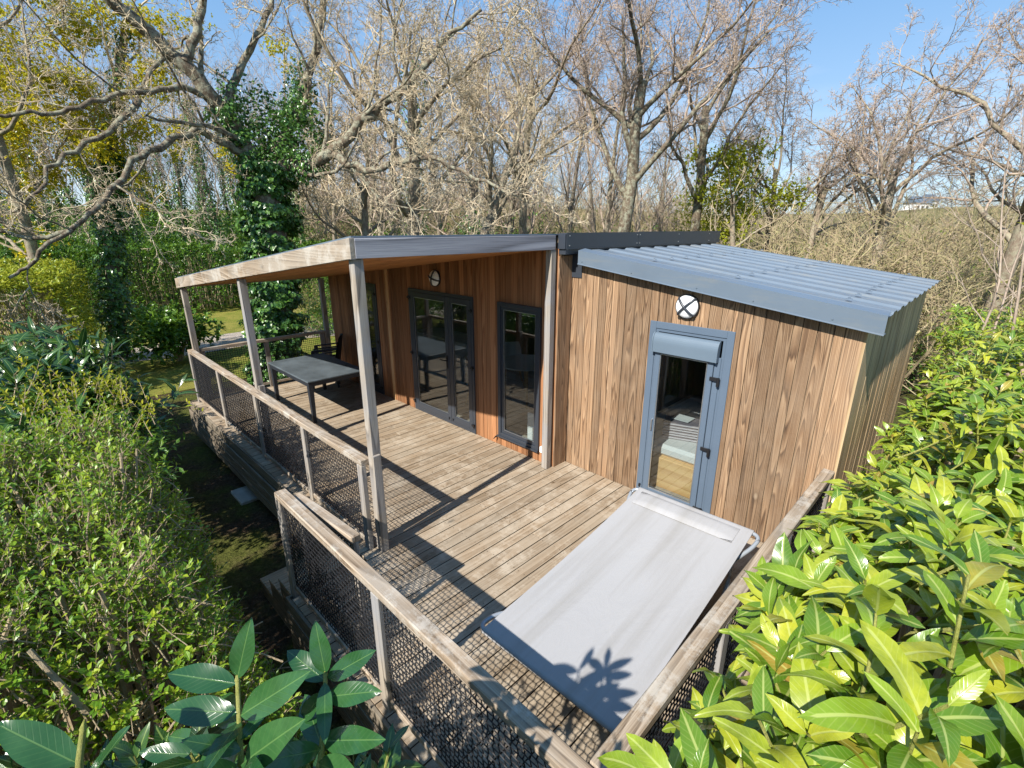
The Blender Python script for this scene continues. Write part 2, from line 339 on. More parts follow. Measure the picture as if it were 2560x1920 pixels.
g.bump(g.math('ADD', n2, g.math('MULTIPLY', n3, .5)), 1, .04)
M['soil'] = g.set(Base_Color=col, Roughness=.95, **{'Specular IOR Level': .1})
# ground sheet out to the horizon (rings)
rr = np.concatenate([np.linspace(0, 24, 25), np.geomspace(26, 1100, 46)]); aa = np.linspace(0, 2*pi, 161)
RR, AA = np.meshgrid(rr, aa); X = CAM[0]+RR*np.cos(AA); Y = CAM[1]+RR*np.sin(AA)
V = np.stack([X, Y, gz(X, Y)], -1).reshape(-1, 3); nr = len(rr); i = np.arange(160)[:, None]*nr+np.arange(nr-1)[None]
tag(MB().add(V, np.stack([i, i+1, i+nr+1, i+nr], -1).reshape(-1, 4)).build('ground', M['soil'], None, True), kind='structure')
g = NT('lawn'); v = g.coord(); n = g.noise(v, 1.2, 6, .7); n2 = g.noise(v, 40, 4, .8)
M['lawn'] = g.set(Base_Color=g.mix(g.ramp(n, [(.35, 0.), (.65, 1.)]), g.mix(n2, (.07,.10,.012), (.16,.21,.03)), g.mix(n2, (.17,.15,.03), (.34,.29,.08))), Roughness=.9, **{'Specular IOR Level': .1}); g.bump(n2, 1, .03)
g = NT('gravel'); v = g.coord(); n = g.noise(v, 1.5, 5, .7); vo = g.n('ShaderNodeTexVoronoi'); g.l(v, vo.inputs[0]); vo.inputs['Scale'].default_value = 28
cc = g.mix(g.ramp(n, [(.45, 0.), (.7, .7)]), g.mix(vo.outputs['Color'], (.30,.25,.21), (.50,.43,.37)), (.20,.17,.09))
M['gravel'] = g.set(Base_Color=cc, Roughness=.95, **{'Specular IOR Level': .1}); g.bump(vo.outputs['Distance'], 1, .03)
tag(sheet('lawn', None, M['lawn'], -28, -10.2, -8, 20, 40, 60, .012), kind='structure')
def pathfn(X, Y): return -16.6+.012*(Y+1)**2+.0*X+X+.25*np.sin(Y*1.1), Y
tag(sheet('path', pathfn, M['gravel'], -1.7, 1.5, -9, 18, 8, 70, .022), kind='structure')

# ================================================================== CABIN
YW1, YW2, XS, XH, YB = 2.58, 2.83, .09, 3.175, 6.75
def top1(x): return 2.862+.1173*x
def top2(x): return 2.775-.134*x
def planks_y(mb, y, x0, x1, z0, topf, holes, wmin, wmax, th=.022, rs=1):
    rs = random.Random(rs); x = x0
    while x < x1-.01:
        wd = rs.uniform(wmin, wmax); xe = min(x+wd, x1)
        if x1-xe < .04: xe = x1
        dy = rs.uniform(0, .005)
        cuts = sorted({x, xe} | {h for hx in holes for h in hx[:2] if x < h < xe})
        for a, b in zip(cuts[:-1], cuts[1:]):
            a2 = a+(.007 if a == x else 0); b2 = b
            if b2-a2 < .004: continue
            m = (a+b)/2; segs = [(z0, None)]
            for hx in holes:
                if hx[0] < m < hx[1]:
                    segs = ([(z0, hx[2])] if hx[2] > z0+.01 else [])+[(hx[3], None)]
            for s0, s1 in segs:
                t0, t1 = (topf(a2), topf(b2)) if s1 is None else (s1, s1)
                mb.hexa([(a2,y-th+dy,s0),(b2,y-th+dy,s0),(b2,y,s0),(a2,y,s0),(a2,y-th+dy,t0),(b2,y-th+dy,t1),(b2,y,t1),(a2,y,t0)])
        x = xe
    return mb
D1 = (-5.12, -4.19, 0, 2.13); D2 = (-3.13, -1.48, 0, 2.15); W1 = (-.95, -.155, .15, 2.14); D3 = (1.24, 2.14, 0, 2.11)
cabin = thing('cabin', 'timber-clad holiday cabin with brown vertical boards and blue-grey ribbed metal roof', 'cabin', (0, 4.6, 0))
def backing(y0, y1, x0, x1, topf, holes):
    m = MB(); xs = sorted({x0, x1} | {h for hx in holes for h in hx[:2]})
    for a, b in zip(xs[:-1], xs[1:]):
        hs = [h for h in holes if h[0] < (a+b)/2 < h[1]]; z0 = -.3
        if hs:
            if hs[0][2] > 0: m.box(a, b, y0, y1, -.3, hs[0][2])
            else: m.box(a, b, y0, y1, -.3, -.01)
            z0 = hs[0][3]
        m.hexa([(a,y0,z0),(b,y0,z0),(b,y1,z0),(a,y1,z0),(a,y0,topf(a)),(b,y0,topf(b)),(b,y1,topf(b)),(a,y1,topf(a))])
    return m
part(planks_y(MB(), YW1, -6.1, XS, -.02, top1, [D1, D2, W1], .075, .125, rs=3), 'porch_wall', M['clad_porch'], cabin, label='reddish cedar board wall under the porch roof')
part(planks_y(MB(), YW2, XS+.02, XH, -.02, top2, [D3], .075, .125, rs=11), 'sunny_wall', M['clad_sun'], cabin, label='sunlit weathered board wall with bold grain around the single door')
m = MB()   # gable side
y = YW2-.022; rs = random.Random(4)
while y < YB-.01:
    ye = min(y+rs.uniform(.09, .13), YB); m.box(XH, XH+.022-rs.uniform(0, .004), y+.003, ye, -.3, top2(XH)+.0); y = ye
part(m, 'side_wall', M['clad_side'], cabin, label='greenish weathered side wall facing the laurel hedge')
m = MB(); y = YW1-.022
for ye in (YW1+.06, YW1+.15, YW2-.022): m.box(XS, XS+.02, y, ye-.003, -.02, 2.78); y = ye
part(m, 'return_wall', M['clad_sun'], cabin)
m = backing(YW1+.001, YW1+.08, -6.1, XS, top1, [D1, D2, W1])
part(m, 'wall_core', M['iwall'], cabin)
part(backing(YW2+.001, YW2+.08, XS, XH-.001, top2, [D3]), 'wall_core', M['iwall'], cabin)
m = MB(); m.box(XH-.09, XH-.002, YW2+.082, YB, -.3, top2(XH)-.01); m.box(-6.1, -6.02, YW1+.082, YB, -.3, top1(-6.1)-.01)
def bwall(a_, b_, f_):
    m.hexa([(a_,YB,-.3),(b_,YB,-.3),(b_,YB+.08,-.3),(a_,YB+.08,-.3),(a_,YB,f_(a_)),(b_,YB,f_(b_)),(b_,YB+.08,f_(b_)),(a_,YB+.08,f_(a_))])
BW = ((-4.6, -3.2), (-2.4, -.6), (1.1, 2.5))
for a_, b_, f_ in ((-6.1, -4.6, top1), (-3.2, -2.4, top1), (-.6, 0, top1), (.001, 1.1, top2), (2.5, XH, top2)): bwall(a_, b_, f_)
for (a_, b_), tt_ in zip(BW, (2.0, 2.1, 2.05)): m.box(a_, b_, YB, YB+.08, -.3, .95); m.box(a_, b_, YB, YB+.08, tt_, 2.3)
m.box(.02, .08, YW1+.09, YB-.002, 0, 2.6)
part(m, 'wall_core', M['iwall'], cabin)
m = MB(); m.box(-6.0, .02, YW1+.001, YB, -.12, .012); m.box(.081, 3.08, YW2+.001, YB, -.12, .012); part(m, 'floor', M['ifloor'], cabin)
part(MB().box(-3.835, -3.765, YW1-.042, YW1-.0205, 0, top1(-3.8)-.002), 'joint_batten', M['trim'], cabin, label='pale pine batten between the two door openings')
# roof over porch and living part
m = MB(); xa, xb = -6.31, .055; za, zb = 3.021+.1173*(xa-.09), 3.021+.1173*(xb-.09)
m.hexa([(xa,-.055,za),(xb,-.055,zb),(xb,YB+.2,zb),(xa,YB+.2,za),(xa,-.055,za+.016),(xb,-.055,zb+.016),(xb,YB+.2,zb+.016),(xa,YB+.2,za+.016)])
part(m, 'porch_roof', M['flash'], cabin)
m = MB(); m.hexa([(-6.3,YW1+.01,top1(-6.3)+.004),(.09,YW1+.01,top1(.09)+.004),(.09,YW1+.07,top1(.09)+.004),(-6.3,YW1+.07,top1(-6.3)+.004),(-6.3,YW1+.01,top1(-6.3)+.13),(.09,YW1+.01,top1(.09)+.13),(.09,YW1+.07,top1(.09)+.13),(-6.3,YW1+.07,top1(-6.3)+.13)]); part(m, 'wall_plate', M['iwall'], cabin)
m = MB(); m.hexa([(-6.05,YW1+.1,top1(-6.05)-.02),(.0,YW1+.1,top1(0)-.02),(.0,YB,top1(0)-.02),(-6.05,YB,top1(-6.05)-.02),(-6.05,YW1+.1,top1(-6.05)),(.0,YW1+.1,top1(0)),(.0,YB,top1(0)),(-6.05,YB,top1(-6.05))])
m.hexa([(.1,YW2+.09,top2(.1)-.04),(3.08,YW2+.09,top2(3.08)-.04),(3.08,YB,top2(3.08)-.04),(.1,YB,top2(.1)-.04),(.1,YW2+.09,top2(.1)-.02),(3.08,YW2+.09,top2(3.08)-.02),(3.08,YB,top2(3.08)-.02),(.1,YB,top2(.1)-.02)])
part(m, 'ceiling', M['iwall'], cabin)
# ribbed sheet roof: ribs along x
RX0, RX1, RY0, RY1 = .24, 3.31, 2.71, 6.82
def r2(x): return 2.843-.1342*(x-.27)
prof = []; y = RY0+.10; pitch = .383
while y < RY1:
    for dy, h in ((0, 0), (.175, 0), (.205, .018), (.353, .018), (.383, 0)):
        if y+dy <= RY1+.001: prof.append((y+dy, h))
    y += pitch
P = np.array(prof); nx_ = 2; V = []; xs = [RX0, RX1]
for x in xs:
    for yy, h in P: V.append((x, yy, r2(x)+h-.02))
n = len(P); V = np.array(V); Vt = V.copy(); Vt[:, 2] -= .003
F = [(i, i+n, i+n+1, i+1) for i in range(n-1)]
m = MB(); m.add(np.vstack([V, Vt]), F+[(a+2*n, d+2*n, c+2*n, b+2*n) for a, b, c, d in F]+[(i, i+1, i+1+2*n, i+2*n) for i in list(range(n-1))]+[(i+1+n, i+n, i+3*n, i+1+3*n) for i in range(n-1)])
roof = part(m, 'ribbed_roof', M['metal'], cabin, label='blue-grey ribbed metal roof sloping to the laurel hedge')
m = MB()
for x in (1.05, 2.0, 2.98):
    y = RY0+.10+.27; k2 = 0
    while y < RY1:
        xx = x+rng.uniform(-.02, .02); z = r2(xx)+.018
        m = MB(); m.tube([(xx, y, z), (xx, y, z+.006), (xx, y, z+.0065), (xx, y, z+.016)], [.028, .024, .010, .010], 8); part(m, 'roof_screw', M['flash'], roof); y += pitch; k2 += 1
# verge flashing along the sunny wall
m = MB(); xa, xb = .27, 3.315; za, zb = r2(xa)+.004, r2(xb)+.004
m.hexa([(xa,2.700,za-.158),(xb,2.700,zb-.158),(xb,2.704,zb-.158),(xa,2.704,za-.158),(xa,2.700,za),(xb,2.700,zb),(xb,2.704,zb),(xa,2.704,za)])
m.hexa([(xa,2.704,za-.003),(xb,2.704,zb-.003),(xb,2.83,zb+.015),(xa,2.83,za+.015),(xa,2.704,za),(xb,2.704,zb),(xb,2.83,zb+.018),(xa,2.83,za+.018)])
m.hexa([(xa,2.704,za-.158),(xb,2.704,zb-.158),(xb,2.800,zb-.158),(xa,2.800,za-.158),(xa,2.704,za-.154),(xb,2.704,zb-.154),(xb,2.800,zb-.154),(xa,2.800,za-.154)])
m.hexa([(xa,2.688,za-.160),(xb,2.688,zb-.160),(xb,2.700,zb-.158),(xa,2.700,za-.158),(xa,2.688,za-.156),(xb,2.688,zb-.156),(xb,2.700,zb-.15),(xa,2.700,za-.15)])
for x in (.33, 1.0, 1.75, 2.3, 2.95):
    z = r2(x)-.115; m.tube([(x, 2.701, z), (x, 2.693, z)], .007, 6)
part(m, 'verge_flashing', M['flash'], cabin)
# ridge upstand
m = MB(); m.box(.205, .212, 2.55, 4.12, 2.862, 3.045); m.box(.205, .2125, 4.125, YB+.1, 2.865, 3.052); m.box(.10, .204, 2.53, 2.548, 2.862, 3.03)
m.box(.10, .205, 2.55, YB+.1, 3.03, 3.04); m.box(.212, .228, 2.55, YB+.1, 2.860, 2.864)
part(m, 'ridge_flashing', M['framed'], cabin)
part(MB().box(.10, .20, 2.549, YB, 2.80, 3.028), 'ridge_board', M['framed'], cabin)
for y in (2.60, 4.09, 4.16, 5.3, 6.4):
    for z in (2.90, 3.01): part(MB().tube([(.211, y, z), (.219, y, z)], .007, 6), 'flashing_screw', M['steel'], cabin)
part(MB().box(.112, .26, YW2-.032, YW2-.0225, 2.52, 2.80), 'corner_flashing', M['framed'], cabin)

def frame(m, x0, x1, z0, z1, y0, y1, w, wb=None):
    wb = wb or w
    m.box(x0, x0+w, y0, y1, z0, z1); m.box(x1-w, x1, y0, y1, z0, z1)
    m.box(x0+w, x1-w, y0, y1, z1-w, z1); m.box(x0+w, x1-w, y0, y1, z0, z0+wb); return m
for a_, b_ in BW:  # unseen rear windows, added to let skylight into the dark rooms
    bw = part(frame(MB(), a_, b_, .95, 2.05, YB+.02, YB+.07, .05), 'added_back_window', M['framed'], cabin)
    part(MB().box(a_+.051, b_-.051, YB+.04, YB+.05, 1.001, 1.999), 'pane', M['glass'], bw)
def hinge(m, x, z, y): m.box(x-.035, x+.02, y-.022, y, z-.014, z+.014); m.tube([(x+.014, y-.018, z-.035), (x+.014, y-.018, z+.03)], .011, 8)
# double glazed door
d = part(frame(MB(), D2[0], D2[1], D2[2]+.002, D2[3], YW1-.040, YW1+.03, .05), 'double_door', M['framed'], cabin)
for a, b, nm in ((-3.078, -2.075, 'wide_leaf'), (-2.068, -1.532, 'narrow_leaf')):
    lf = part(frame(MB(), a, b, .055, 2.098, YW1-.046, YW1+.0, .085, .10), nm, M['framed'], d, bevel=.004)
    part(frame(MB(), a+.086, b-.086, .156, 2.011, YW1-.030, YW1-.024, .008), 'gasket', M['steel'], lf)
    part(MB().box(a+.087, b-.087, YW1-.020, YW1-.008, .157, 2.010), 'pane', M['glass'], lf)
m = MB(); m.box(-2.135, -2.105, YW1-.056, YW1-.046, .95, 1.17); m.tube([(-2.12,YW1-.056,1.09),(-2.12,YW1-.10,1.09),(-2.24,YW1-.10,1.09)], .010, 8)
part(m, 'handle', M['black'], d)
for x, z in ((-3.10, 2.0), (-3.10, 1.05), (-3.10, .17), (-1.51, 1.95), (-1.51, 1.08), (-1.51, .14)):
    mm = MB(); hinge(mm, x, z, YW1-.046); part(mm, 'hinge', M['black'], d)
for x in (-2.12, -2.02): m = MB(); m.tube([(x, YW1-.046, .10), (x, YW1-.062, .10)], .008, 6); m.tube([(x, YW1-.058, .08), (x, YW1-.058, .12)], .006, 6); part(m, 'bolt', M['black'], d)
# tall window
wn = part(frame(MB(), W1[0], W1[1], W1[2], W1[3], YW1-.055, YW1+.03, .055, .06), 'tall_window', M['framed'], cabin, bevel=.004)
part(frame(MB(), W1[0]+.056, W1[1]-.056, W1[2]+.061, W1[3]-.056, YW1-.035, YW1-.0, .045), 'sash', M['framed'], wn)
part(frame(MB(), W1[0]+.102, W1[1]-.102, W1[2]+.107, W1[3]-.102, YW1-.030, YW1-.018, .006), 'gasket', M['steel'], wn)
part(MB().box(W1[0]+.102, W1[1]-.102, YW1-.014, YW1-.004, W1[2]+.107, W1[3]-.102), 'pane', M['glass'], wn)
part(MB().box(W1[0]-.01, W1[1]+.005, YW1-.075, YW1-.0555, W1[2]-.01, W1[2]+.015), 'sill', M['framed'], wn)
m = MB(); m.tube([(-.99, YW1-.022, .13), (-.99, YW1-.075, .12)], .012, 6); m.tube([(-.99, YW1-.075, .12), (-1.01, YW1-.09, .09)], .008, 6)
part(m, 'window_catch', M['black'], wn)
# far single door
d = part(frame(MB(), D1[0], D1[1], .002, D1[3], YW1-.040, YW1+.03, .05), 'far_door', M['framed'], cabin)
lf = part(frame(MB(), D1[0]+.052, D1[1]-.052, .055, D1[3]-.052, YW1-.046, YW1, .08, .12), 'door_leaf', M['framed'], d, bevel=.004)
part(MB().box(D1[0]+.13, D1[1]-.13, YW1-.020, YW1-.008, .175, D1[3]-.13), 'pane', M['glass'], lf)
part(MB().box(D1[0]+.13, D1[1]-.13, YW1-.046, YW1-.022, 1.55, 1.60), 'glazing_bar', M['framed'], lf)
for z in (1.95, 1.05, .14):
    mm = MB(); hinge(mm, D1[1]-.03, z, YW1-.046); part(mm, 'hinge', M['black'], d)
# sunny single door with shutter box
yf = YW2-.022
m = frame(MB(), 1.23, 2.15, .002, 2.125, yf-.014, yf+.03, .075); d = part(m, 'single_door', M['frame'], cabin, bevel=.003, label='blue-grey framed glazed door with roller shutter box on the sunny wall')
d2 = part(frame(MB(), 1.306, 2.074, .004, 2.048, yf-.004, yf+.06, .03), 'inner_frame', M['frame'], d)
lf = part(frame(MB(), 1.33, 1.985, .03, 1.84, yf-.030, yf+.02, .062, .09), 'door_leaf', M['frame'], d, bevel=.004)
part(MB().box(1.988, 2.05, yf-.016, yf+.02, .03, 1.84), 'jamb_strip', M['frame'], d, bevel=.004)
part(frame(MB(), 1.393, 1.922, .121, 1.777, yf-.026, yf-.018, .008), 'gasket', M['steel'], lf)
part(MB().box(1.394, 1.921, yf-.014, yf-.004, .122, 1.776), 'pane', M['glass'], lf)
arc = [(yf-.02-.055*cos(t), 1.90+.11*sin(t)) for t in np.linspace(0, pi/2, 9)]
pr = [(yf-.006, 1.80), (yf-.075, 1.80)]+arc+[(yf-.006, 2.01)]
sb = part(MB().prism([(1.315, a, b) for a, b in pr], (.70, 0, 0)), 'shutter_box', M['box'], d)
for x in (1.302, 2.015): part(MB().prism([(x, a-.004*(a < yf-.02), b+.004*(b > 1.9)) for a, b in pr], (.012, 0, 0)), 'box_end', M['box'], sb)
m = MB(); m.box(1.335, 1.392, yf-.05, yf-.031, 1.785, 1.79); part(m, 'shutter_slat', M['frame'], sb)
for z in (1.62, .83, .10):
    mm = MB(); mm.box(1.965, 2.065, yf-.045, yf-.031, z-.02, z+.02); mm.tube([(2.055, yf-.04, z-.07), (2.055, yf-.04, z+.02)], .016, 8)
    part(mm, 'hinge', M['black'], d, bevel=.003)
m = MB(); m.tube([(1.28, yf-.014, .115), (1.28, yf-.035, .115)], .012, 6); m.box(1.274, 1.286, yf-.04, yf-.028, .09, .13); part(m, 'door_stop', M['black'], d)
m = MB(); m.tube([(1.372, yf-.03, 1.0), (1.372, yf-.05, 1.0), (1.372, yf-.05, .87)], .008, 6); part(m, 'handle', M['steel'], lf)

def wall_lamp(label, x, y, z, rot=0.):
    t = thing('wall_lamp', label, 'lamp', (x, y, z), 0, 'bulkhead lamps on the cabin walls')
    m = MB(); m.tube([(0, 0, 0), (0, -.03, 0)], [.128, .128], 28); m.build('base', M['black'], t)
    m = MB(); th = np.linspace(0, pi/2, 9); pts = [(0, -.03-.055*sin(a), 0) for a in th]; m.tube(pts, [.118*cos(a)+.001 for a in th], 28); m.build('globe', M['globe'], t, True)
    m = MB()
    for q in (rot+pi/4, rot-pi/4):
        for s2 in (1, -1):
            pp = []
            for a in np.linspace(.0, 1.32, 10):
                rr_ = .122*cos(a); bend = .35*(1-a/1.32)*0
                pp.append((s2*rr_*cos(q), -.033-.06*sin(a), s2*rr_*sin(q)))
            pp.append((0, -.095, 0)); m.tube(pp, [.013]*len(pp), 6)
    m.build('cross_guard', M['framed'], t, True)
    return t
wall_lamp('round white wall lamp with dark cross guard above the sunny single door', 1.635, YW2-.02, 2.32)
wall_lamp('round white wall lamp in the shade above the double glazed door under the porch roof', -2.357, YW1-.02, 2.36, .5)
sk = tag(MB().box(-.115, -.045, YW1-.075, YW1-.023, .16, .25).build('outdoor_socket', M['white'], None, False, .01), 'small white outdoor socket box low on the wall beside the wooden post', 'socket')

# ================================================================== PORCH STRUCTURE
porch = thing('porch_canopy', 'open timber porch roof on grey weathered posts in front of the cabin', 'porch', (0, 0, 0))
def bslope(x0, x1, y0, y1, m):
    za, zb = 2.853+.1173*(x0-.09), 2.853+.1173*(x1-.09)
    return m.hexa([(x0,y0,za),(x1,y0,zb),(x1,y1,zb),(x0,y1,za),(x0,y0,za+.166),(x1,y0,zb+.166),(x1,y1,zb+.166),(x0,y1,za+.166)])
part(bslope(-6.33, .088, -.09, -.045, MB()), 'front_beam', M['rail_x'], porch, bevel=.003)
M['beam_grey'] = wood('beam_grey', 1, (.11,.105,.11), (.27,.262,.285), (.42,.41,.435), grain=9, knots=1.3, plank=.2)
part(MB().box(.045, .090, -.0445, 2.50, 2.853, 3.0135), 'end_beam', M['beam_grey'], porch, bevel=.003)
part(MB().box(.046, .089, -.088, -.046, 2.850, 2.852), 'beam_cap', M['beam_grey'], porch)
part(bslope(-6.33, -6.285, -.0445, 2.50, MB()), 'far_beam', M['rail_y'], porch)
m = MB(); y = -.044
while y < 2.55:
    ye = min(y+.135, 2.556); za, zb = 2.868+.1173*(-6.28-.09), 2.868+.1173*(.044-.09)
    m.hexa([(-6.284,y+.002,za),(.044,y+.002,zb),(.044,ye,zb),(-6.284,ye,za),(-6.284,y+.002,za+.02),(.044,y+.002,zb+.02),(.044,ye,zb+.02),(-6.284,ye,za+.02)]); y = ye
part(m, 'soffit', M['soffit'], porch)
m = MB()
for x in np.arange(-5.9, -.1, .62): m.box(x-.02, x+.02, .25, .28, top1(x)+.028-.006, top1(x)+.044-.012)
part(m, 'soffit_clips', M['black'], porch)
for x, y, h in ((0, 0, 2.85), (-3.05, 0, 2.85-.1173*3.05), (-6.28, 0, 2.85-.1173*6.3), (.04, 2.475, 2.85), (-6.28, 2.48, 2.85-.1173*6.3)):
    hx = 2.850+.1173*(x-.045-.09) if x < -1 else 2.849
    part(MB().box(x-.045, x+.045, y-.045, y+.045, .0005, hx), 'post', M['post'], porch, bevel=.005)

# ================================================================== DECK
deck = thing('timber_deck', 'weathered brown timber deck of narrow grooved boards in front of the cabin', 'deck', (0, 1, 0))
m = MB(); m2 = MB(); x = .07-.14*46; rs = random.Random(9)
while x < 3.24:
    xe = x+.14
    if xe <= .075: y0, y1 = -.22, YW1-.024
    elif x < .10: y0, y1 = -.95, YW2-.024
    else: y0, y1 = -.95, YW2-.024
    if x > -6.42:
        cuts = [y0, y1]
        if rs.random() < .3: cuts.insert(1, rs.uniform(y0+.6, y1-.6))
        for a, b in zip(cuts[:-1], cuts[1:]):
            m.box(x+.004, xe-.004, a+.002, b-.002, -.028, rs.uniform(-.0012, .0008))
        for yy in np.arange(y0+.1, y1, .52):
            for xx in (x+.032, xe-.032):
                xq = xx+rs.uniform(-.004, .004); yq = yy+rs.uniform(-.01, .01)
                a = np.arange(7)*2*pi/6; rr_ = .0048
                m2.add([(xq, yq, .0016)]+[(xq+rr_*cos(t), yq+rr_*sin(t), .0014) for t in a[:6]], [(0, 1+j, 1+(j+1) % 6) for j in range(6)])
    x = xe
part(m, 'deck_boards', M['deck'], deck, bevel=.0025)
part(m2, 'deck_screws', M['black'], deck)
m = MB(); m.box(-6.40, -.25, -.248, -.222, -.145, -.004)
for k2 in range(3): m.box(-6.44, -.28, -.275-.004*k2, -.2495, -.29-.145*k2+.005, -.147-.145*k2-.003)
part(m, 'skirt', M['skirt'], deck, bevel=.003)
m = MB(); m.box(.0, 3.22, -.978, -.952, -.145, -.004)
for k2 in range(3): m.box(.0, 3.22, -.985, -.953, -.29-.145*k2+.005, -.147-.145*k2-.003)
part(m, 'skirt', M['skirt'], deck, bevel=.003)
m = MB()
for k2 in range(4): m.box(3.225, 3.25, -.98, YW2, -.145-.145*k2+.004, -.004-.145*k2-.002)
for k2 in range(4): m.box(-6.47, -6.442, -.27, YW1+4, -.145-.145*k2+.004, -.004-.145*k2-.002)
m.box(-.03, -.002, -.951, -.25, -.60, -.03)
part(m, 'skirt', M['skirt'], deck, bevel=.003)
m = MB()
for x in np.arange(-6.2, 3.2, .6): m.box(x-.03, x+.03, -.21 if x < 0 else -.94, YW1-.05, -.17, -.0305)
for x in (-6.2, -4.2, -2.2, -.3, 1.4, 3.0):
    for y in (-.1, 2.3): m.box(x+.031, x+.13, y-.05, y+.05, -.85, -.0305)
part(m, 'joists', M['skirt'], deck)
# steps
st = thing('wooden_steps', 'short flight of low wooden steps climbing beside the long railing to the deck', 'steps', (-.6, -.55, -.8))
for x0, x1, z in ((-1.24, -.86, -.60), (-.90, -.53, -.40), (-.57, -.20, -.20), (-.24, -.032, -.0)):
    m = MB(); n = 3 if x1-x0 > .3 else 2; wd = (x1-x0)/n
    for q in range(n): m.box(x0+q*wd+.004, x0+(q+1)*wd-.002, -.86, -.285, z-.035, z)
    part(m, 'tread', M['deckx'], st, bevel=.003)
for y in (-.855, -.325):
    m = MB()
    P_ = [(-1.2, y, -.80), (-1.2, y, -.64), (-.88, y, -.637), (-.88, y, -.437), (-.55, y, -.437), (-.55, y, -.237), (-.235, y, -.237), (-.235, y, -.037), (-.033, y, -.037), (-.033, y, -.80)]
    for a, b, z in ((-1.2, -.88, -.637), (-.88, -.55, -.437), (-.55, -.235, -.237), (-.235, -.033, -.037)): m.box(a, b-.001, y, y+.035, -.81, z)
    part(m, 'stringer', M['skirt'], st)

# ================================================================== RAILINGS
def mesh_panel(a0, a1, z0, z1, pitch=.041, r=.0038):
    """woven black mesh in the xz plane, wires gently waved where they cross"""
    m = MB(); nx_ = max(2, int(round((a1-a0)/pitch))); nz = max(2, int(round((z1-z0)/pitch)))
    px, pz = (a1-a0)/nx_, (z1-z0)/nz
    zs = np.arange(nz+1)*pz+z0; xs = np.arange(nx_+1)*px+a0
    P_ = np.zeros((nx_+1, nz+1, 3)); P_[..., 0] = xs[:, None]+.0065*((-1.)**(np.arange(nz+1)[None]+np.arange(nx_+1)[:, None])); P_[..., 2] = zs[None]; P_[..., 1] = .002
    m.tubes(P_, np.full((nx_+1, nz+1), r), 4)
    P_ = np.zeros((nz+1, nx_+1, 3)); P_[..., 0] = xs[None]; P_[..., 2] = zs[:, None]+.002*((-1.)**(np.arange(nz+1)[:, None]+np.arange(nx_+1)[None])); P_[..., 1] = -.002
    m.tubes(P_, np.full((nz+1, nx_+1), r), 4)
    return m
def railing(label, loc, rz, posts, rail, zb=0., matr='rail_x', xposts=(), name='railing'):
    """local x runs along the rail, local -y is outside"""
    t = thing(name, label, 'railing', loc, rz)
    MB().box(rail[0], rail[1], -.05, .045, .94, 1.0).build('top_rail', M['rail_x'], t, False, .006)
    for x, z in posts:
        MB().box(x-.045, x+.045, -.05, -.001, z, .9395).build('post', M['post'], t, False, .004)
    for x in xposts:
        MB().box(x-.035, x+.035, .0005, .035, .001, .9395).build('post', M['post'], t, False, .004)
    xs = [p[0] for p in posts]
    for a, b in zip(xs[:-1], xs[1:]):
        MB().box(a+.0455, b-.0455, -.040, -.004, .055, .105).build('bottom_rail', M['rail_x'], t, False, .004)
        mesh_panel(a+.047, b-.047, .107, .938).build('mesh_panel', M['mesh'], t).location = (0, -.020, 0)
    return t
railing('long mesh railing with four panels along the front of the covered porch', (0, -.075, 0), 0, [(-6.29, -.14), (-4.62, 0), (-2.95, 0), (-1.40, 0), (-.09, 0)], (-6.33, -.046))
railing('near mesh railing across the front edge of the open deck, close to the viewer', (0, -.865, 0), 0, [(.0, -.25), (1.55, -.25), (3.09, -.25)], (-.045, 3.19))
railing('mesh railing beside the leafy laurel hedge on the right edge of the deck', (3.14, 0, 0), pi/2, [(-.77, -.2), (.42, -.2), (1.55, -.2), (2.74, -.2)], (-.812, 2.795), xposts=())
railing('short mesh railing closing the far end of the porch behind the dark table', (-6.285, 0, 0), -pi/2, [(-2.38, 0), (-1.22, 0), (-.09, 0)], (-2.425, -.05))
gt = thing('gate', 'low wooden gate with black mesh swung open against the near railing', 'gate', (.06, -.775, 0), radians(4))
MB().box(0, .89, -.035, .045, .905, .965).build('top_rail', M['rail_x'], gt, False, .008)
for x in (.02, .84): MB().box(x, x+.045, -.02, .025, .04, .9045).build('upright', M['post'], gt, False, .004)
MB().box(.066, .839, -.018, .020, .06, .105).build('bottom_rail', M['rail_x'], gt, False, .004)
mesh_panel(.068, .838, .107, .903).build('mesh_panel', M['mesh'], gt)
lt = MB().box(.048, .078, -.058, .022, .002, 1.06); part(lt, 'gate_stop', M['post'], porch, bevel=.003)
part(MB().box(-3.0045, -2.965, -.03, .045, .001, 1.05), 'post_cleat', M['post'], porch, bevel=.003)

# ================================================================== FURNITURE
# lounger
lg = thing('double_sun_lounger', 'wide pale grey fabric sun lounger on the open deck in front of the single door', 'sun lounger', (2.29, .85, 0))
ys = np.linspace(-.20, 2.02, 26); t_ = (ys+.20)/2.22
zc = .365+.165*t_+.03*(t_**3)-.02*np.sin(t_*pi)
lg.rotation_euler = (0, 0, radians(2.0))
X0, X1 = 1.745, 2.855
m = MB(); nxs = np.linspace(X0, X1, 12)
for dz in (0, -.006):
    V = np.array([(x, y, z+dz-.010*(1-((x-(X0+X1)/2)/((X1-X0)/2))**2)*sin(pi*min(1, max(0, tt)))) for y, z, tt in zip(ys, zc, t_) for x in nxs])
    i = np.arange(len(ys)-1)[:, None]*12+np.arange(11)[None]; F = np.stack([i, i+1, i+13, i+12], -1).reshape(-1, 4); m.add(V, F if dz == 0 else F[:, ::-1])
th = np.linspace(-.4, pi+.2, 9); P_ = [(ys[0]-.0+.0-.026*sin(a), zc[0]-.024+.026*cos(a)) for a in th]
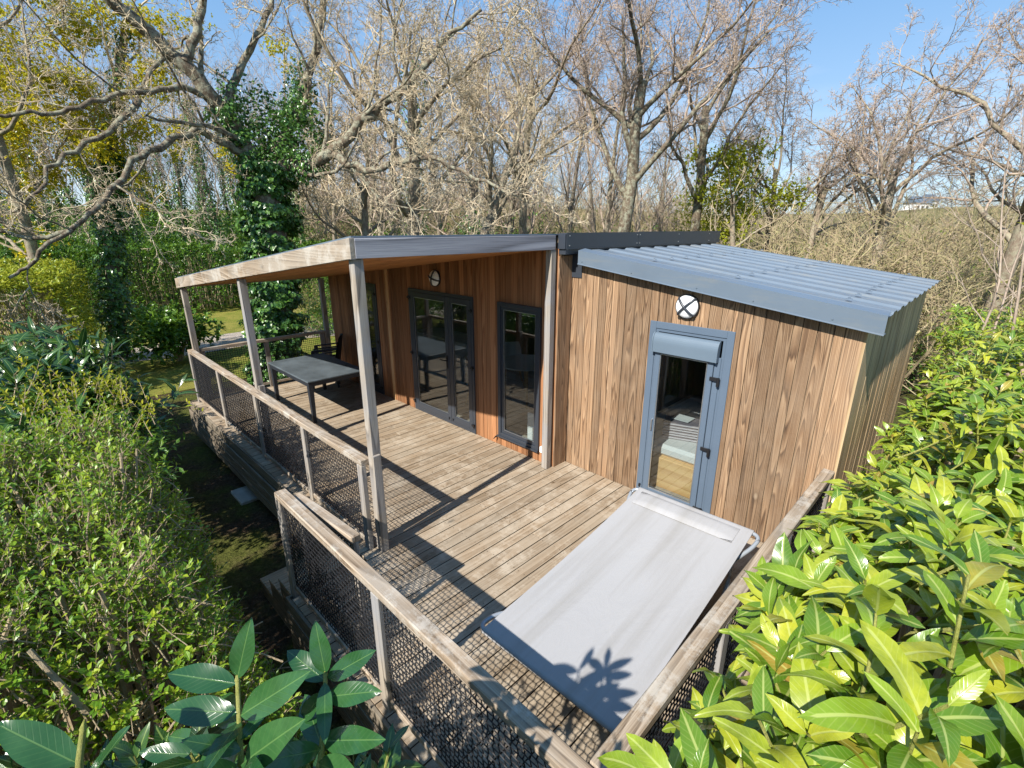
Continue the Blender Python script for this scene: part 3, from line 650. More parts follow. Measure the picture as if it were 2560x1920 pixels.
V = np.array([(x, a, b) for a, b in P_ for x in (X0, X1)]); m.add(V, [(2*q, 2*q+1, 2*q+3, 2*q+2) for q in range(len(P_)-1)])
P_ = [(ys[-1]+.026*sin(a), zc[-1]-.024+.026*cos(a)) for a in th]
V = np.array([(x, a, b) for a, b in P_ for x in (X0, X1)]); m.add(V, [(2*q, 2*q+2, 2*q+3, 2*q+1) for q in range(len(P_)-1)])
part(m, 'fabric', M['fabric'], lg, True)
def rloop(pts, r, rad, m, sides=10):
    P_ = [Vector(p) for p in pts]; out = []; n = len(P_)
    for i in range(n):
        a, b, c = P_[i-1], P_[i], P_[(i+1) % n]; u = (a-b).normalized(); v2 = (c-b).normalized()
        for q in np.linspace(0, 1, 6): out.append((b+u*rad*(1-q)**2+v2*rad*q**2))
    out.append(out[0]); out.append(out[1]); m.tube(out, r, sides, False)
m = MB(); xa, xb = X0-.06, X1+.06; za, zb = zc[0]-.026, zc[-1]-.026
rloop([(xa, ys[0], za), (xb, ys[0], za), (xb-.01, -.04, .335), (xb-.11, .15, .31), (xb-.11, 1.7, .40), (xb-.01, 1.90, .49), (xb, ys[-1], zb), (xa, ys[-1], zb), (xa+.01, 1.90, .49), (xa+.11, 1.7, .40), (xa+.11, .15, .31), (xa+.01, -.04, .335)], .018, .075, m)
part(m, 'frame', M['tubem'], lg, True)
for x in (xa+.10, xb-.10):
    m = MB(); P_ = [(x, .10, .33), (x, .04, .17), (x, .10, .045), (x, .5, .022), (x, 1.1, .022), (x, 1.5, .07), (x, 1.64, .25), (x, 1.62, .40)]
    Q = []
    for a, b in zip(P_[:-1], P_[1:]): Q += [tuple(np.array(a)*(1-q)+np.array(b)*q) for q in (0, .5)]
    Q.append(P_[-1]); m.tube(Q, .018, 8); part(m, 'rocker_leg', M['tubem'], lg, True)
m = MB(); xs_ = np.linspace(X0+.06, X1-.10, 10)
def pil(x, y): 
    u = (x-(X0+.06))/(X1-X0-.16)*2-1; v2 = (y-1.76)/.21*2-1
    return .026*(max(0, 1-abs(u)**6)*max(0, 1-abs(v2)**4))**.5
yy_ = np.linspace(1.76, 1.97, 8); zf = np.interp(yy_, ys, zc)
for s2 in (1, -1):
    V = np.array([(x, y, z+.006+(pil(x, y) if s2 > 0 else 0)) for y, z in zip(yy_, zf) for x in xs_]); i = np.arange(7)[:, None]*10+np.arange(9)[None]; F = np.stack([i, i+1, i+11, i+10], -1).reshape(-1, 4); m.add(V, F if s2 > 0 else F[:, ::-1])
part(m, 'head_pillow', M['fabric'], lg, True)
# dark table
tb = thing('garden_table', 'dark grey rectangular resin garden table on the covered porch', 'table', (-4.54, 1.42, 0))
a0, a1, b0, b1 = -.86, .86, -.52, .52
MB().box(a0, a1, b0, b1, .712, .742).build('table_top', M['tabletop'], tb, False, .008)
m = MB(); frame_ = [(a0+.02, a1-.02, b0+.02, b0+.045), (a0+.02, a1-.02, b1-.045, b1-.02), (a0+.02, a0+.045, b0+.046, b1-.046), (a1-.045, a1-.02, b0+.046, b1-.046)]
for q in frame_: m.box(*q, .64, .7115)
m.build('apron', M['resin'], tb, False, .004)
for sx_2 in (-1, 1):
    for sy in (-1, 1):
        cx, cy = sx_2*(a1-.06), sy*(b1-.06); m = MB()
        V = [(cx+i*.028, cy+j*.028, .0) for i, j in ((-1,-1),(1,-1),(1,1),(-1,1))]+[(cx+i*.042, cy+j*.042, .7) for i, j in ((-1,-1),(1,-1),(1,1),(-1,1))]
        m.hexa(V).build('leg', M['resin'], tb, False, .005)
# armchair
ch = thing('garden_armchair', 'bottom one of the stacked dark plastic armchairs behind the garden table', 'chair', (-5.60, 2.06, 0), radians(-30), 'stacked garden armchairs')
V = []; nx_, nz = 9, 9
m = MB()
for dz in (0, .02):
    V = np.array([((i/8-.5)*(.46-.03*(j/8)), .19+.09*(j/8)-.05*cos((i/8-.5)*pi)*0+.06*(1-(2*i/8-1)**2)*1+dz, .40+.50*(j/8)-.045*(2*i/8-1)**4*(j/8)) for j in range(9) for i in range(9)])
    i = np.arange(8)[:, None]*9+np.arange(8)[None]; F = np.stack([i, i+1, i+10, i+9], -1).reshape(-1, 4); m.add(V, F if dz == 0 else F[:, ::-1])
m.build('backrest', M['resin'], ch, True)
MB().box(-.24, .24, -.24, .24, .405, .435).build('seat', M['resin'], ch, False, .012)
for s2 in (-1, 1):
    m = MB(); m.hexa([(s2*.25-.025,-.25,.62),(s2*.25+.025,-.25,.62),(s2*.24+.025,.24,.66),(s2*.24-.025,.24,.66),(s2*.25-.03,-.25,.645),(s2*.25+.03,-.25,.645),(s2*.24+.03,.24,.685),(s2*.24-.03,.24,.685)])
    m.hexa([(s2*.25-.02,-.25,.40),(s2*.25+.02,-.25,.40),(s2*.25+.02,-.17,.40),(s2*.25-.02,-.17,.40),(s2*.25-.025,-.25,.62),(s2*.25+.025,-.25,.62),(s2*.25+.025,-.18,.62),(s2*.25-.025,-.18,.62)])
    m.build('armrest', M['resin'], ch, False, .008)
    for s3 in (-1, 1):
        m = MB(); cx, cy = s2*.235, s3*.21
        m.hexa([(cx+s2*.02-.018, cy+s3*.03-.018, 0), (cx+s2*.02+.018, cy+s3*.03-.018, 0), (cx+s2*.02+.018, cy+s3*.03+.018, 0), (cx+s2*.02-.018, cy+s3*.03+.018, 0), (cx-.028, cy-.028, .404), (cx+.028, cy-.028, .404), (cx+.028, cy+.028, .404), (cx-.028, cy+.028, .404)]).build('leg', M['resin'], ch, False, .004)
for i_, lab in enumerate(('middle one of the stacked dark plastic armchairs behind the garden table', 'topmost of the stacked dark plastic armchairs behind the garden table')):
    dup(ch, loc=(-5.60+.012*(i_+1), 2.06+.02*(i_+1), .072*(i_+1)), label=lab)
# concrete slab by the skirt
tag(MB().box(-3.85, -3.35, -.42, .05, -.82, -.755).build('concrete_slab', M['concrete'], None, False, .012), 'small worn concrete slab lying on the dark ground below the long railing', 'slab')

# ================================================================== INDOORS (seen through the panes)
dt = thing('dining_table', 'round white dining table on wooden legs seen through the tall window', 'table', (-2.0, 4.25, .012))
m = MB(); a = np.linspace(0, 2*pi, 37)[:-1]; m.prism([(.55*cos(t), .55*sin(t), .72) for t in a], (0, 0, .022)); m.build('table_top', M['iwhite'], dt)
for s2 in (-1, 1):
    for s3 in (-1, 1): MB().tube([(s2*.36, s3*.36, 0), (s2*.28, s3*.28, .719)], [.018, .03], 10).build('leg', M['ibed'], dt, True)
def shell(label, loc, rz):
    c2 = thing('shell_chair', label, 'chair', loc, rz, 'white shell chairs around the indoor dining table')
    m = MB(); u = np.linspace(-1, 1, 11); v2 = np.linspace(0, 1, 12)
    V = []
    for q in v2:
        if q < .5: y, z, hw = -.2+.38*(q/.5), .44-.03*sin(q/.5*pi), .22
        else: y, z, hw = .18+.10*((q-.5)/.5), .44+.40*((q-.5)/.5), .21-.05*((q-.5)/.5)**2
        for p in u: V.append((hw*p, y-.09*p*p*(q > .45), z+.06*p*p*(1-abs(q-.4))))
    V = np.array(V); i = np.arange(11)[:, None]*11+np.arange(10)[None]; F = np.stack([i, i+1, i+12, i+11], -1).reshape(-1, 4); m.add(V, F); V2 = V.copy(); V2[:, 2] -= .008; V2[:, 1] += .006; m.add(V2, F[:, ::-1])
    m.build('seat_shell', M['iwhite'], c2, True)
    for s2 in (-1, 1):
        for s3 in (-1, 1): MB().tube([(s2*.22, s3*.2, 0), (s2*.12, s3*.1, .43)], [.009, .013], 8).build('leg', M['ibed'], c2, True)
    return c2
shell('white shell chair on the far side of the indoor dining table', (-2.85, 4.75, .012), .9)
shell('white shell chair at the near left side of the indoor dining table', (-2.55, 3.55, .012), 2.2)
bd = thing('bed', 'low pine bed with white bedding seen through the single glazed door', 'bed', (1.50, 4.0, .012))
MB().box(-.75, .75, -.95, 1.1, 0, .40).build('bed_frame', M['ibed'], bd, False, .01)
MB().box(-.72, .72, -.90, 1.08, .401, .55).build('mattress', M['iwhite'], bd, False, .04)
m = MB()
for q in range(6): m.box(-.22, .22, -.16+.01*(q % 2), .16, .0+.035*q, .033+.035*q)
tw = m.build('towel_stack', M['towel'], None, False, .012); tw.location = (1.40, 3.52, .565); tw.rotation_euler = (0, 0, .35); tag(tw, 'stack of folded striped grey towels on the foot of the bed indoors', 'towels')
tag(MB().box(1.28, 1.50, 3.46, 3.66, .786, .793).build('paper_sheet', M['iwhite']), 'white sheet of paper lying on the towel stack behind the glazed door', 'paper')
tag(MB().box(-.50, -.24, YW1+.10, YW1+.12, .02, .60).build('white_board', M['white'], None, False, .004), 'white panel leaning inside the lower corner of the tall window', 'panel')
sd_ = thing('sideboard', 'white kitchen counter seen dimly through the double glazed door', 'counter', (-4.3, 4.3, .012))
MB().box(-.9, .9, -.3, .3, 0, .86).build('cupboard', M['iwhite'], sd_); MB().box(-.93, .93, -.33, .32, .861, .90).build('worktop', M['iwhite'], sd_)

# ================================================================== VEGETATION
def norm(a): return a/(np.linalg.norm(a, axis=-1, keepdims=True)+1e-12)
def leaves(m, P, D, N, L, W, segs=4, fold=.25, curl=.35, rs=None, wavy=0.):
    """many leaves at once: base P, pointing D, upper side N, length L, width W"""
    n = len(P); D = norm(D); N = norm(N-D*(N*D).sum(1, keepdims=True)); X = np.cross(D, N)
    L = np.broadcast_to(L, n); W = np.broadcast_to(W, n); curl = np.broadcast_to(curl, n)
    t = np.linspace(0, 1, segs+1); wt = np.sin(np.pi*np.clip(t, 0, 1)**.85)**.75; wt[0] = .05; wt[-1] = .02
    V = np.zeros((n, segs+1, 3, 3)); UV = np.zeros((n, segs+1, 3, 2))
    for j, tt in enumerate(t):
        c = P+D*(L*tt*(1-.12*curl*tt))[:, None]-N*(L*curl*tt*tt*.6)[:, None]
        for q, s2 in enumerate((-1, 0, 1)):
            wob = wavy*np.sin(tt*9+s2*1.3+np.arange(n)*1.7)*W*.12 if wavy and s2 else 0
            V[:, j, q] = c+X*(s2*W*.5*wt[j])[:, None]+N*(abs(s2)*fold*W*.5*wt[j]+wob)[:, None]
            UV[:, j, q] = (.5+.5*s2*max(wt[j], .25), tt)
    k3 = 3*(segs+1); i = np.arange(segs)[:, None]*3+np.arange(2)[None]
    q = np.stack([i, i+1, i+4, i+3], -1).reshape(-1, 4)
    F = (q[None]+(np.arange(n)*k3)[:, None, None]).reshape(-1, 4)
    m.add(V.reshape(-1, 3), F, UV.reshape(-1, 2)); return m
def randdir(n): return norm(rng.normal(size=(n, 3)))
UP = np.array([0, 0, 1.])

# ---- branching
def grow(out, p, d, L, r, lev, P_):
    """P_: per-level dicts (k, wig, up, n, ang, lf, rf, start); polylines are gathered by level"""
    c = P_[lev]; k = c['k']; pts = np.empty((k+1, 3)); rad = np.empty(k+1); pts[0] = p; rad[0] = r
    d = d/np.linalg.norm(d); st = L/k; dirs = [d]
    wg = rng.normal(size=(k, 3))*c['wig']
    for i in range(k):
        d = d+wg[i]; d[2] += c['up']; d = d/np.linalg.norm(d); dirs.append(d)
        pts[i+1] = pts[i]+d*st; rad[i+1] = r*(1-(1-c.get('tip', .35))*(i+1)/k)
    out[lev].append((pts, rad)); sprout(out, pts, rad, L, lev, P_)
def sprout(out, pts, rad, L, lev, P_, n=None, start=None):
    if lev+1 >= len(P_): return
    c = P_[lev]; n = c['n'] if n is None else n; k = len(pts)-1; start = c['start'] if start is None else start
    ph = rng.uniform(0, 6.28)
    for j in range(n):
        t = start+(1-start)*(j+rng.uniform(.2, .8))/n; t = min(t, .999); f = t*k; i = int(f); u = f-i
        p = pts[i]*(1-u)+pts[i+1]*u; r = rad[i]*(1-u)+rad[i+1]*u; d = pts[i+1]-pts[i]; d = d/(np.linalg.norm(d)+1e-9)
        ph += 2.4+rng.uniform(-.5, .5); a = c['ang']*rng.uniform(.7, 1.25)
        x = np.cross(d, (0.13, .2, 1) if abs(d[2]) < .9 else (1, .1, 0)); x = x/np.linalg.norm(x); y = np.cross(d, x)
        dd = d*cos(a)+(x*cos(ph)+y*sin(ph))*sin(a)
        if c.get('flat'): dd[2] *= c['flat']
        grow(out, p, dd, L*c['lf']*(1-.45*t*c.get('taper', 1))*rng.uniform(.75, 1.2), max(r*c['rf'], P_[lev+1].get('rmin', .003)), lev+1, P_)
def emit(m, polys, sides):
    byk = {}
    for p, r in polys: byk.setdefault(len(p), []).append((p, r))
    for k, L in byk.items(): m.tubes(np.stack([a for a, b in L]), np.stack([b for a, b in L]), sides)
def tree_meshes(P_, trunk, name, sides=(10, 7, 5, 4, 3, 3), split=2, mats=('bark', 'twig'), extra=None, parent=None):
    out = [[] for _ in P_]
    trunk(out)
    a = MB(); b = MB()
    for l in range(len(P_)):
        if out[l]: emit(a if l < split else b, out[l], sides[l])
    res = [a.build('trunk', M[mats[0]], parent, True)]
    if b.v: res.append(b.build('twigs', M[mats[1]], parent, False))
    return res, out

def oak_params(s=1., n=(7, 7, 6, 5, 4), wig=.16, up=.05, tw=.0045):
    return [dict(k=6, wig=.05, up=.05, n=n[0], ang=.95, lf=.62, rf=.55, start=.42, tip=.55, rmin=.05),
            dict(k=9, wig=wig, up=up+.02, n=n[1], ang=.75, lf=.50, rf=.55, start=.22, tip=.22, rmin=.03),
            dict(k=8, wig=wig*1.25, up=up, n=n[2], ang=.8, lf=.50, rf=.58, start=.15, tip=.25, rmin=.014),
            dict(k=6, wig=wig*1.4, up=up*.8, n=n[3], ang=.8, lf=.58, rf=.6, start=.12, tip=.3, rmin=.008),
            dict(k=5, wig=wig*1.5, up=up*.5, n=n[4], ang=.75, lf=.62, rf=.65, start=.15, tip=.4, rmin=tw*1.4),
            dict(k=4, wig=wig*1.4, up=up*.3, n=0, ang=.7, lf=.6, rf=.6, start=.1, tip=.45, rmin=tw)]
def ivy_on(m, pts, rad, n, rm, size=.075, depth=.28):
    """ivy leaves wrapped round a stem in uneven clumps"""
    k = len(pts)-1; f = rng.uniform(0, k*.9999, n); i = f.astype(int); u = (f-i)[:, None]
    c = pts[i]*(1-u)+pts[i+1]*u; r = rad[i]*(1-u[:, 0])+rad[i+1]*u[:, 0]; d = norm(pts[i+1]-pts[i])
    a = rng.uniform(0, 2*pi, n); x = norm(np.cross(d, [[.2, 1, .1]])); y = np.cross(d, x)
    e = x*np.cos(a)[:, None]+y*np.sin(a)[:, None]
    lump = .6+.3*np.sin(f*1.7+a*2)+.25*np.sin(f*4.1-a*3)+.2*np.sin(f*9.3+a*5)
    off = r+depth*np.clip(lump, 0, 1.3)*rng.uniform(.35, 1, n)**.5
    P0 = c+e*off[:, None]; dd = norm(e*.5-UP*rng.uniform(.3, 1.1, (n, 1))+randdir(n)*.5)
    leaves(m, P0, dd, norm(e+UP*.5+randdir(n)*.35), size*rng.uniform(.7, 1.3, n), size*.9*rng.uniform(.7, 1.2, n), 2, .2, .3)
def foliage_blob(m, cen, rad, n, size, hollow=.55, flat=.0, ratio=.42, segs=2, lump=.22, seed=0, rosette=1):
    """leaves spread through an uneven rounded volume, denser to the outside, in sprays"""
    rs2 = np.random.default_rng(seed); ns = max(1, n//rosette)
    e = norm(rs2.normal(size=(ns, 3))); ph = rs2.uniform(0, 6, 6)
    lp = 1+lump*(np.sin(e[:, 0]*5+ph[0])*np.cos(e[:, 1]*4+ph[1])+.6*np.sin(e[:, 2]*7+ph[2]+e[:, 0]*3)+.4*np.sin(e[:, 1]*11+ph[3]))
    r = hollow+(1-hollow)*rs2.uniform(0, 1, ns)**.6
    P0 = np.array(cen)+e*np.array(rad)*(lp*r)[:, None]
    P0 = np.repeat(P0, rosette, 0); e = np.repeat(e, rosette, 0); k2 = len(P0)
    dd = norm(e*.7+rs2.normal(size=(k2, 3))*.65+UP*.15); nn = norm(e*.3+UP*.9+rs2.normal(size=(k2, 3))*.35)
    L = size*rs2.uniform(.7, 1.25, k2); leaves(m, P0, dd, nn, L, L*ratio, segs, .3, .4)

# ---------------------------------------------------------------- the ivy oak behind the porch
def poly(pts, r0, r1, sub=4):
    P_ = np.array(pts, float); t = np.arange(len(P_)); tt = np.linspace(0, len(P_)-1, (len(P_)-1)*sub+1)
    Q = np.stack([np.interp(tt, t, P_[:, i]) for i in range(3)], -1)
    for _ in range(2): Q[1:-1] = (Q[:-2]+2*Q[1:-1]+Q[2:])/4
    Q[1:-1] += rng.normal(size=(len(Q)-2, 3))*(.02+.12*min(r0, .12))
    return Q, np.linspace(r0, r1, len(Q))
oak = thing('ivy_oak', 'big leaning oak with dark ivy up its trunk and grey bare limbs behind the porch', 'tree', (-8.25, 1.95, -.8))
OP = [dict(k=6, wig=.05, up=.05, n=0, ang=.95, lf=.6, rf=.5, start=.4), dict(k=9, wig=.2, up=.02, n=7, ang=.8, lf=.42, rf=.42, start=.12, tip=.25),
      dict(k=8, wig=.25, up=.02, n=5, ang=.8, lf=.52, rf=.5, start=.1, tip=.25, rmin=.012), dict(k=6, wig=.28, up=.015, n=4, ang=.85, lf=.55, rf=.55, start=.1, tip=.3, rmin=.007),
      dict(k=5, wig=.3, up=.01, n=4, ang=.8, lf=.6, rf=.6, start=.12, tip=.4, rmin=.0055), dict(k=4, wig=.3, up=.0, n=0, ang=.7, lf=.6, rf=.6, start=.1, tip=.45, rmin=.004)]
trunkA = poly([(-8.25, 1.95, -.85), at(598, 770, 11.9), at(590, 640, 11.8), at(583, 520, 11.7), at(580, 430, 11.5), at(566, 365, 11.4)], .42, .30)
limbs = [([at(575, 400, 11.5), at(520, 300, 11.1), at(470, 225, 10.6), at(410, 145, 10.1), at(320, 70, 9.6), at(230, -10, 9.0), at(150, -90, 8.6)], .20, .09),
         ([at(566, 370, 11.4), at(640, 355, 11.2), at(705, 345, 10.9), at(748, 300, 10.7), at(820, 230, 10.4), at(880, 180, 10.2), at(960, 90, 10), at(1040, 20, 9.8)], .17, .03),
         ([at(720, 335, 10.9), at(790, 372, 10.5), at(860, 345, 10.2), at(950, 340, 9.9), at(1050, 400, 9.5), at(1120, 420, 9.2)], .085, .02),
         ([at(545, 345, 11.3), at(490, 318, 10.7), at(440, 283, 10.2), at(385, 300, 9.7), at(300, 335, 9.1), at(255, 400, 8.8), at(205, 455, 8.5), at(150, 500, 8.2), at(70, 560, 7.9), at(20, 600, 7.7)], .09, .022),
         ([at(465, 220, 10.6), at(400, 190, 10.0), at(330, 195, 9.5), at(240, 205, 9), at(150, 240, 8.6), at(60, 240, 8.2), at(-40, 250, 7.9)], .07, .025),
         ([at(300, 215, 9.3), at(240, 290, 9.0), at(130, 330, 8.6), at(100, 400, 8.3), at(30, 460, 8)], .06, .02),
         ([at(400, 135, 10.0), at(430, 60, 10.0), at(445, -60, 10.2)], .10, .06),
         ([at(480, 235, 10.7), at(520, 150, 11.0), at(560, 60, 11.2), at(600, -40, 11.4)], .10, .05),
         ([at(590, 350, 11.4), at(640, 240, 11.6), at(680, 130, 11.6), at(700, 0, 11.6), at(720, -100, 11.6)], .13, .06),
         ([at(150, 500, 8.2), at(60, 520, 8.0), at(-40, 490, 7.8)], .045, .02)]
out = [[] for _ in OP]; out[0].append(trunkA); LP = []
for pts, r0, r1 in limbs:
    q, r = poly(pts, r0, r1); LP.append((q, r)); out[0].append((q, r)); Lq = np.linalg.norm(np.diff(q, axis=0), axis=1).sum()
    sprout(out, q, r, Lq*.28+1.2, 0, [dict(OP[0], n=9, ang=.85, lf=1, rf=.40, start=.10, taper=.6)]+OP[1:], n=int((4+Lq*1.25)*(.5 if q[-1][0] < -6.2 else 1.)))
a = MB(); b = MB()
emit(a, out[0], 12); emit(a, out[1], 7); emit(b, out[2], 5); emit(b, out[3], 4); emit(b, out[4], 3); emit(b, out[5], 3)
part(a, 'trunk', M['bark'], oak, True); part(b, 'twigs', M['twig'], oak)
m = MB(); ivy_on(m, trunkA[0], trunkA[1], 13000, 0, .115, .34); ivy_on(m, trunkA[0], trunkA[1], 5000, 0, .10, .05)
for (q, r), n, a0_, a1_ in ((LP[0], 2200, 0, 9), (LP[1], 900, 0, 8), (LP[8], 1100, 0, 7), (LP[7], 300, 0, 4)): ivy_on(m, q[a0_:a1_], r[a0_:a1_], n, 0, .08, .26)
foliage_blob(m, at(640, 300, 11.5), (.9, .9, .8), 1900, .085, .4, ratio=.9, seed=3); foliage_blob(m, at(560, 250, 11.5), (.5, .5, .7), 600, .085, .4, ratio=.9, seed=4)
foliage_blob(m, at(655, 210, 11.8), (.4, .4, .9), 600, .085, .3, ratio=.9, seed=5)
part(m, 'ivy', M['ivy'], oak)

# second ivy trunk on the left
t2 = thing('ivy_trunk_tree', 'slim tree wrapped in grey-green ivy beside the gravel path at the left', 'tree', (-15.6, -.26, -.8))
PT = [dict(k=8, wig=.05, up=.05, n=9, ang=.8, lf=.4, rf=.4, start=.45, tip=.35)]+oak_params(n=(0, 5, 5, 4, 0), up=.08)[1:5]
out = [[] for _ in PT]; q, r = poly([(-15.6, -.26, -.85), at(250, 640, 15.0), at(235, 520, 14.9), at(235, 420, 14.8), at(240, 330, 14.6), at(255, 200, 14.4), at(270, 60, 14.2)], .22, .10)
out[0].append((q, r)); sprout(out, q, r, 9, 0, PT, n=12, start=.5); a = MB(); b = MB(); emit(a, out[0], 9); [emit(b, o_, 4) for o_ in out[1:3]]; [emit(b, o_, 3) for o_ in out[3:]]
part(a, 'trunk', M['bark'], t2, True); part(b, 'twigs', M['twig'], t2); m = MB(); ivy_on(m, q[:17], r[:17], 6500, 0, .11, .30); ivy_on(m, q[14:], r[14:], 900, 0, .09, .2); part(m, 'ivy', M['ivy'], t2)

# ---------------------------------------------------------------- bare oaks, each grown on its own
def own_tree(name, label, base, H, r, P_, lean=(0, 0, 1), mats=('bark', 'twig'), group=None, n0=None, spread=1.):
    t = thing(name, label, 'tree', tuple(base), 0, group)
    out = [[] for _ in P_]; grow(out, np.zeros(3), np.array(lean, float), H, r, 0, P_)
    a = MB(); b = MB(); emit(a, out[0], 10); emit(a, out[1], 7); emit(b, out[2], 5)
    for o_ in out[3:]: emit(b, o_, 3 if o_ is not out[3] else 4)
    a.build('trunk', M[mats[0]], t, True); b.build('twigs', M[mats[1]], t)
    return t
def base_at(x, y, d, z=None):
    p = at(x, y, d); return (p[0], p[1], float(gz(p[0], p[1]))-.1 if z is None else z)
rng = np.random.default_rng(21)
A_ = oak_params(n=(9, 9, 7, 6, 5), wig=.15, up=.075); A_[0].update(ang=.78, lf=.95, start=.58); A_[1].update(up=.10)
own_tree('bare_oak', 'broad bare oak fanning out above the ridge flashing in the middle of the picture', base_at(1325, 500, 16), 8.4, .27, A_, mats=('bark', 'twigp'))
A_ = oak_params(n=(8, 8, 7, 6, 4), wig=.16, up=.05); A_[0].update(ang=.85, lf=.95, start=.55)
own_tree('bare_oak', 'bare oak with a forked trunk leaning right, right of the broad middle oak', base_at(1490, 490, 18), 8.6, .22, A_, (.12, .05, 1), ('bark', 'twigp'))
own_tree('bare_oak', 'tangled bare oak just behind the porch roof, left of the middle oak', base_at(885, 490, 14.5), 7.4, .24, A_, (.02, 0, 1), ('bark2', 'twig'))
own_tree('bare_oak', 'bare oak with a leaning trunk close behind the porch roof beam', base_at(960, 490, 15.5), 7.0, .20, A_, (.28, .2, 1), ('bark2', 'twig'))
own_tree('bare_oak', 'small forked bare tree rising just right of the ivy oak', base_at(790, 480, 14.0), 5.2, .15, A_, (-.12, 0, 1), ('bark2', 'twig'))
own_tree('bare_oak', 'bare oak in the gap between the tangled oak and the broad middle oak', base_at(1140, 490, 19), 9.0, .2, A_, (0, 0, 1), ('bark2', 'twigp'))
B_ = oak_params(n=(8, 8, 6, 6, 4), wig=.2, up=.03); B_[0].update(ang=.75, lf=.95, start=.6); B_[1].update(up=.08)
own_tree('wind_bent_oak', 'low spreading bare oak with a crooked pale trunk beyond the metal roof', base_at(1890, 560, 15), 6.0, .18, B_, (-.05, 0, 1), ('bark2', 'twigp'))
own_tree('wind_bent_oak', 'low bare oak at the left of the crooked one beyond the metal roof', base_at(1735, 520, 17.5), 6.0, .17, B_, (.1, 0, 1), ('bark2', 'twigp'))
own_tree('wind_bent_oak', 'small bare oak close to the leaning oak above the roof sheet', base_at(1640, 500, 20), 7.0, .15, B_, (.1, 0, 1), ('bark2', 'twigp'))
C_ = oak_params(n=(15, 9, 7, 6, 3), wig=.2, up=.05); C_[0].update(ang=.8, lf=.42, start=.3, tip=.3, k=9, wig=.09); C_[1].update(lf=.5)
own_tree('tall_bare_oak', 'tall bare oak at the right edge of the picture beyond the hedge', base_at(2125, 600, 13.5), 12.5, .2, C_, (.07, 0, 1), ('bark2', 'twigp'))
own_tree('tall_bare_oak', 'bare tree leaning in from beyond the right edge', base_at(2330, 600, 15), 12, .19, C_, (-.05, 0, 1), ('bark2', 'twigp'))
# thin bare saplings in front at the right edge
rng = np.random.default_rng(5)
Z_ = [dict(k=9, wig=.09, up=.06, n=6, ang=.6, lf=.45, rf=.6, start=.3, tip=.4, rmin=.006), dict(k=7, wig=.14, up=.08, n=3, ang=.6, lf=.5, rf=.6, start=.3, tip=.4, rmin=.005), dict(k=5, wig=.2, up=.05, n=0, ang=.6, lf=.5, rf=.6, start=.3, tip=.4, rmin=.004)]
for i_, (x, y, d, H, ln, lab) in enumerate(((2120, 760, 7.0, 3.4, (0, 0, 1), 'thin bare sapling standing out of the far laurel hedge'), (2150, 740, 7.4, 2.6, (.05, .1, 1), 'thin sapling with a leafy tip beside the bare sapling in the far hedge'), (2225, 720, 6.5, 4.2, (-.35, 0, 1), 'crooked bare sapling at the right edge above the hedge'))):
    t = thing('bare_sapling', lab, 'sapling', tuple(at(x, y, d)-np.array([0, 0, .9]))); out = [[], [], []]; grow(out, np.zeros(3), np.array(ln, float), H, .022, 0, Z_)
    a = MB(); [emit(a, o_, 5) for o_ in out]; a.build('stem', M['twigp'], t)
    if i_ == 1:
        tip = out[0][0][0][-1]; n = 12; an = np.arange(n)*2.4; m = MB(); leaves(m, np.repeat(tip[None], n, 0), np.stack([np.cos(an), np.sin(an), np.full(n, .9)], -1), np.tile(UP, (n, 1)), .16, .05, 4); m.build('leaves', M['spring'], t)

# ---------------------------------------------------------------- wood behind: pole trees, copied
rng = np.random.default_rng(33)
def pole_proto(seed, H=13, ivy=0., mats=('bark2', 'twigp'), n=(16, 6, 5, 4)):
    global rng
    rng = np.random.default_rng(seed); t = thing('woodland_tree', 'x', 'tree')
    P_ = [dict(k=9, wig=.04, up=.05, n=n[0], ang=.55, lf=.36, rf=.42, start=.28, tip=.2, rmin=.02), dict(k=7, wig=.12, up=.10, n=n[1], ang=.6, lf=.5, rf=.5, start=.15, tip=.3, rmin=.011),
          dict(k=5, wig=.18, up=.06, n=n[2], ang=.65, lf=.55, rf=.6, start=.1, tip=.4, rmin=.0075), dict(k=4, wig=.2, up=.04, n=n[3], ang=.7, lf=.6, rf=.6, start=.1, tip=.5, rmin=.006), dict(k=3, wig=.2, up=.03, n=0, ang=.7, lf=.6, rf=.6, start=.1, tip=.5, rmin=.005)]
    out = [[] for _ in P_]; grow(out, np.zeros(3), np.array([rng.normal()*.05, rng.normal()*.05, 1]), H, .13+.04*rng.uniform(), 0, P_)
    a = MB(); b = MB(); emit(a, out[0], 7); emit(b, out[1], 4); [emit(b, o_, 3) for o_ in out[2:]]
    a.build('trunk', M[mats[0]], t, True); b.build('twigs', M[mats[1]], t)
    if ivy:
        m = MB(); q, r = out[0][0]; k3 = max(3, int(9*ivy)); ivy_on(m, q[:k3+1], r[:k3+1], int(2600*ivy), 0, .13, .42); m.build('ivy', M['ivy'], t)
    return t
protos = [pole_proto(1, 13, .75), pole_proto(2, 12, 0), pole_proto(3, 14, .5), pole_proto(4, 11, 0, n=(18, 6, 5, 4)), pole_proto(5, 13, .9)]
rng = np.random.default_rng(44); used = [0]*5
rows = []
for d0, d1, xa, xb, n in ((15.5, 18, -60, 720, 9), (19, 23, -120, 1320, 15), (24, 31, -150, 1500, 20), (32, 42, -200, 1640, 20)):
    for j in range(n): rows.append((xa+(xb-xa)*(j+rng.uniform(.15, .85))/n, rng.uniform(d0, d1)))
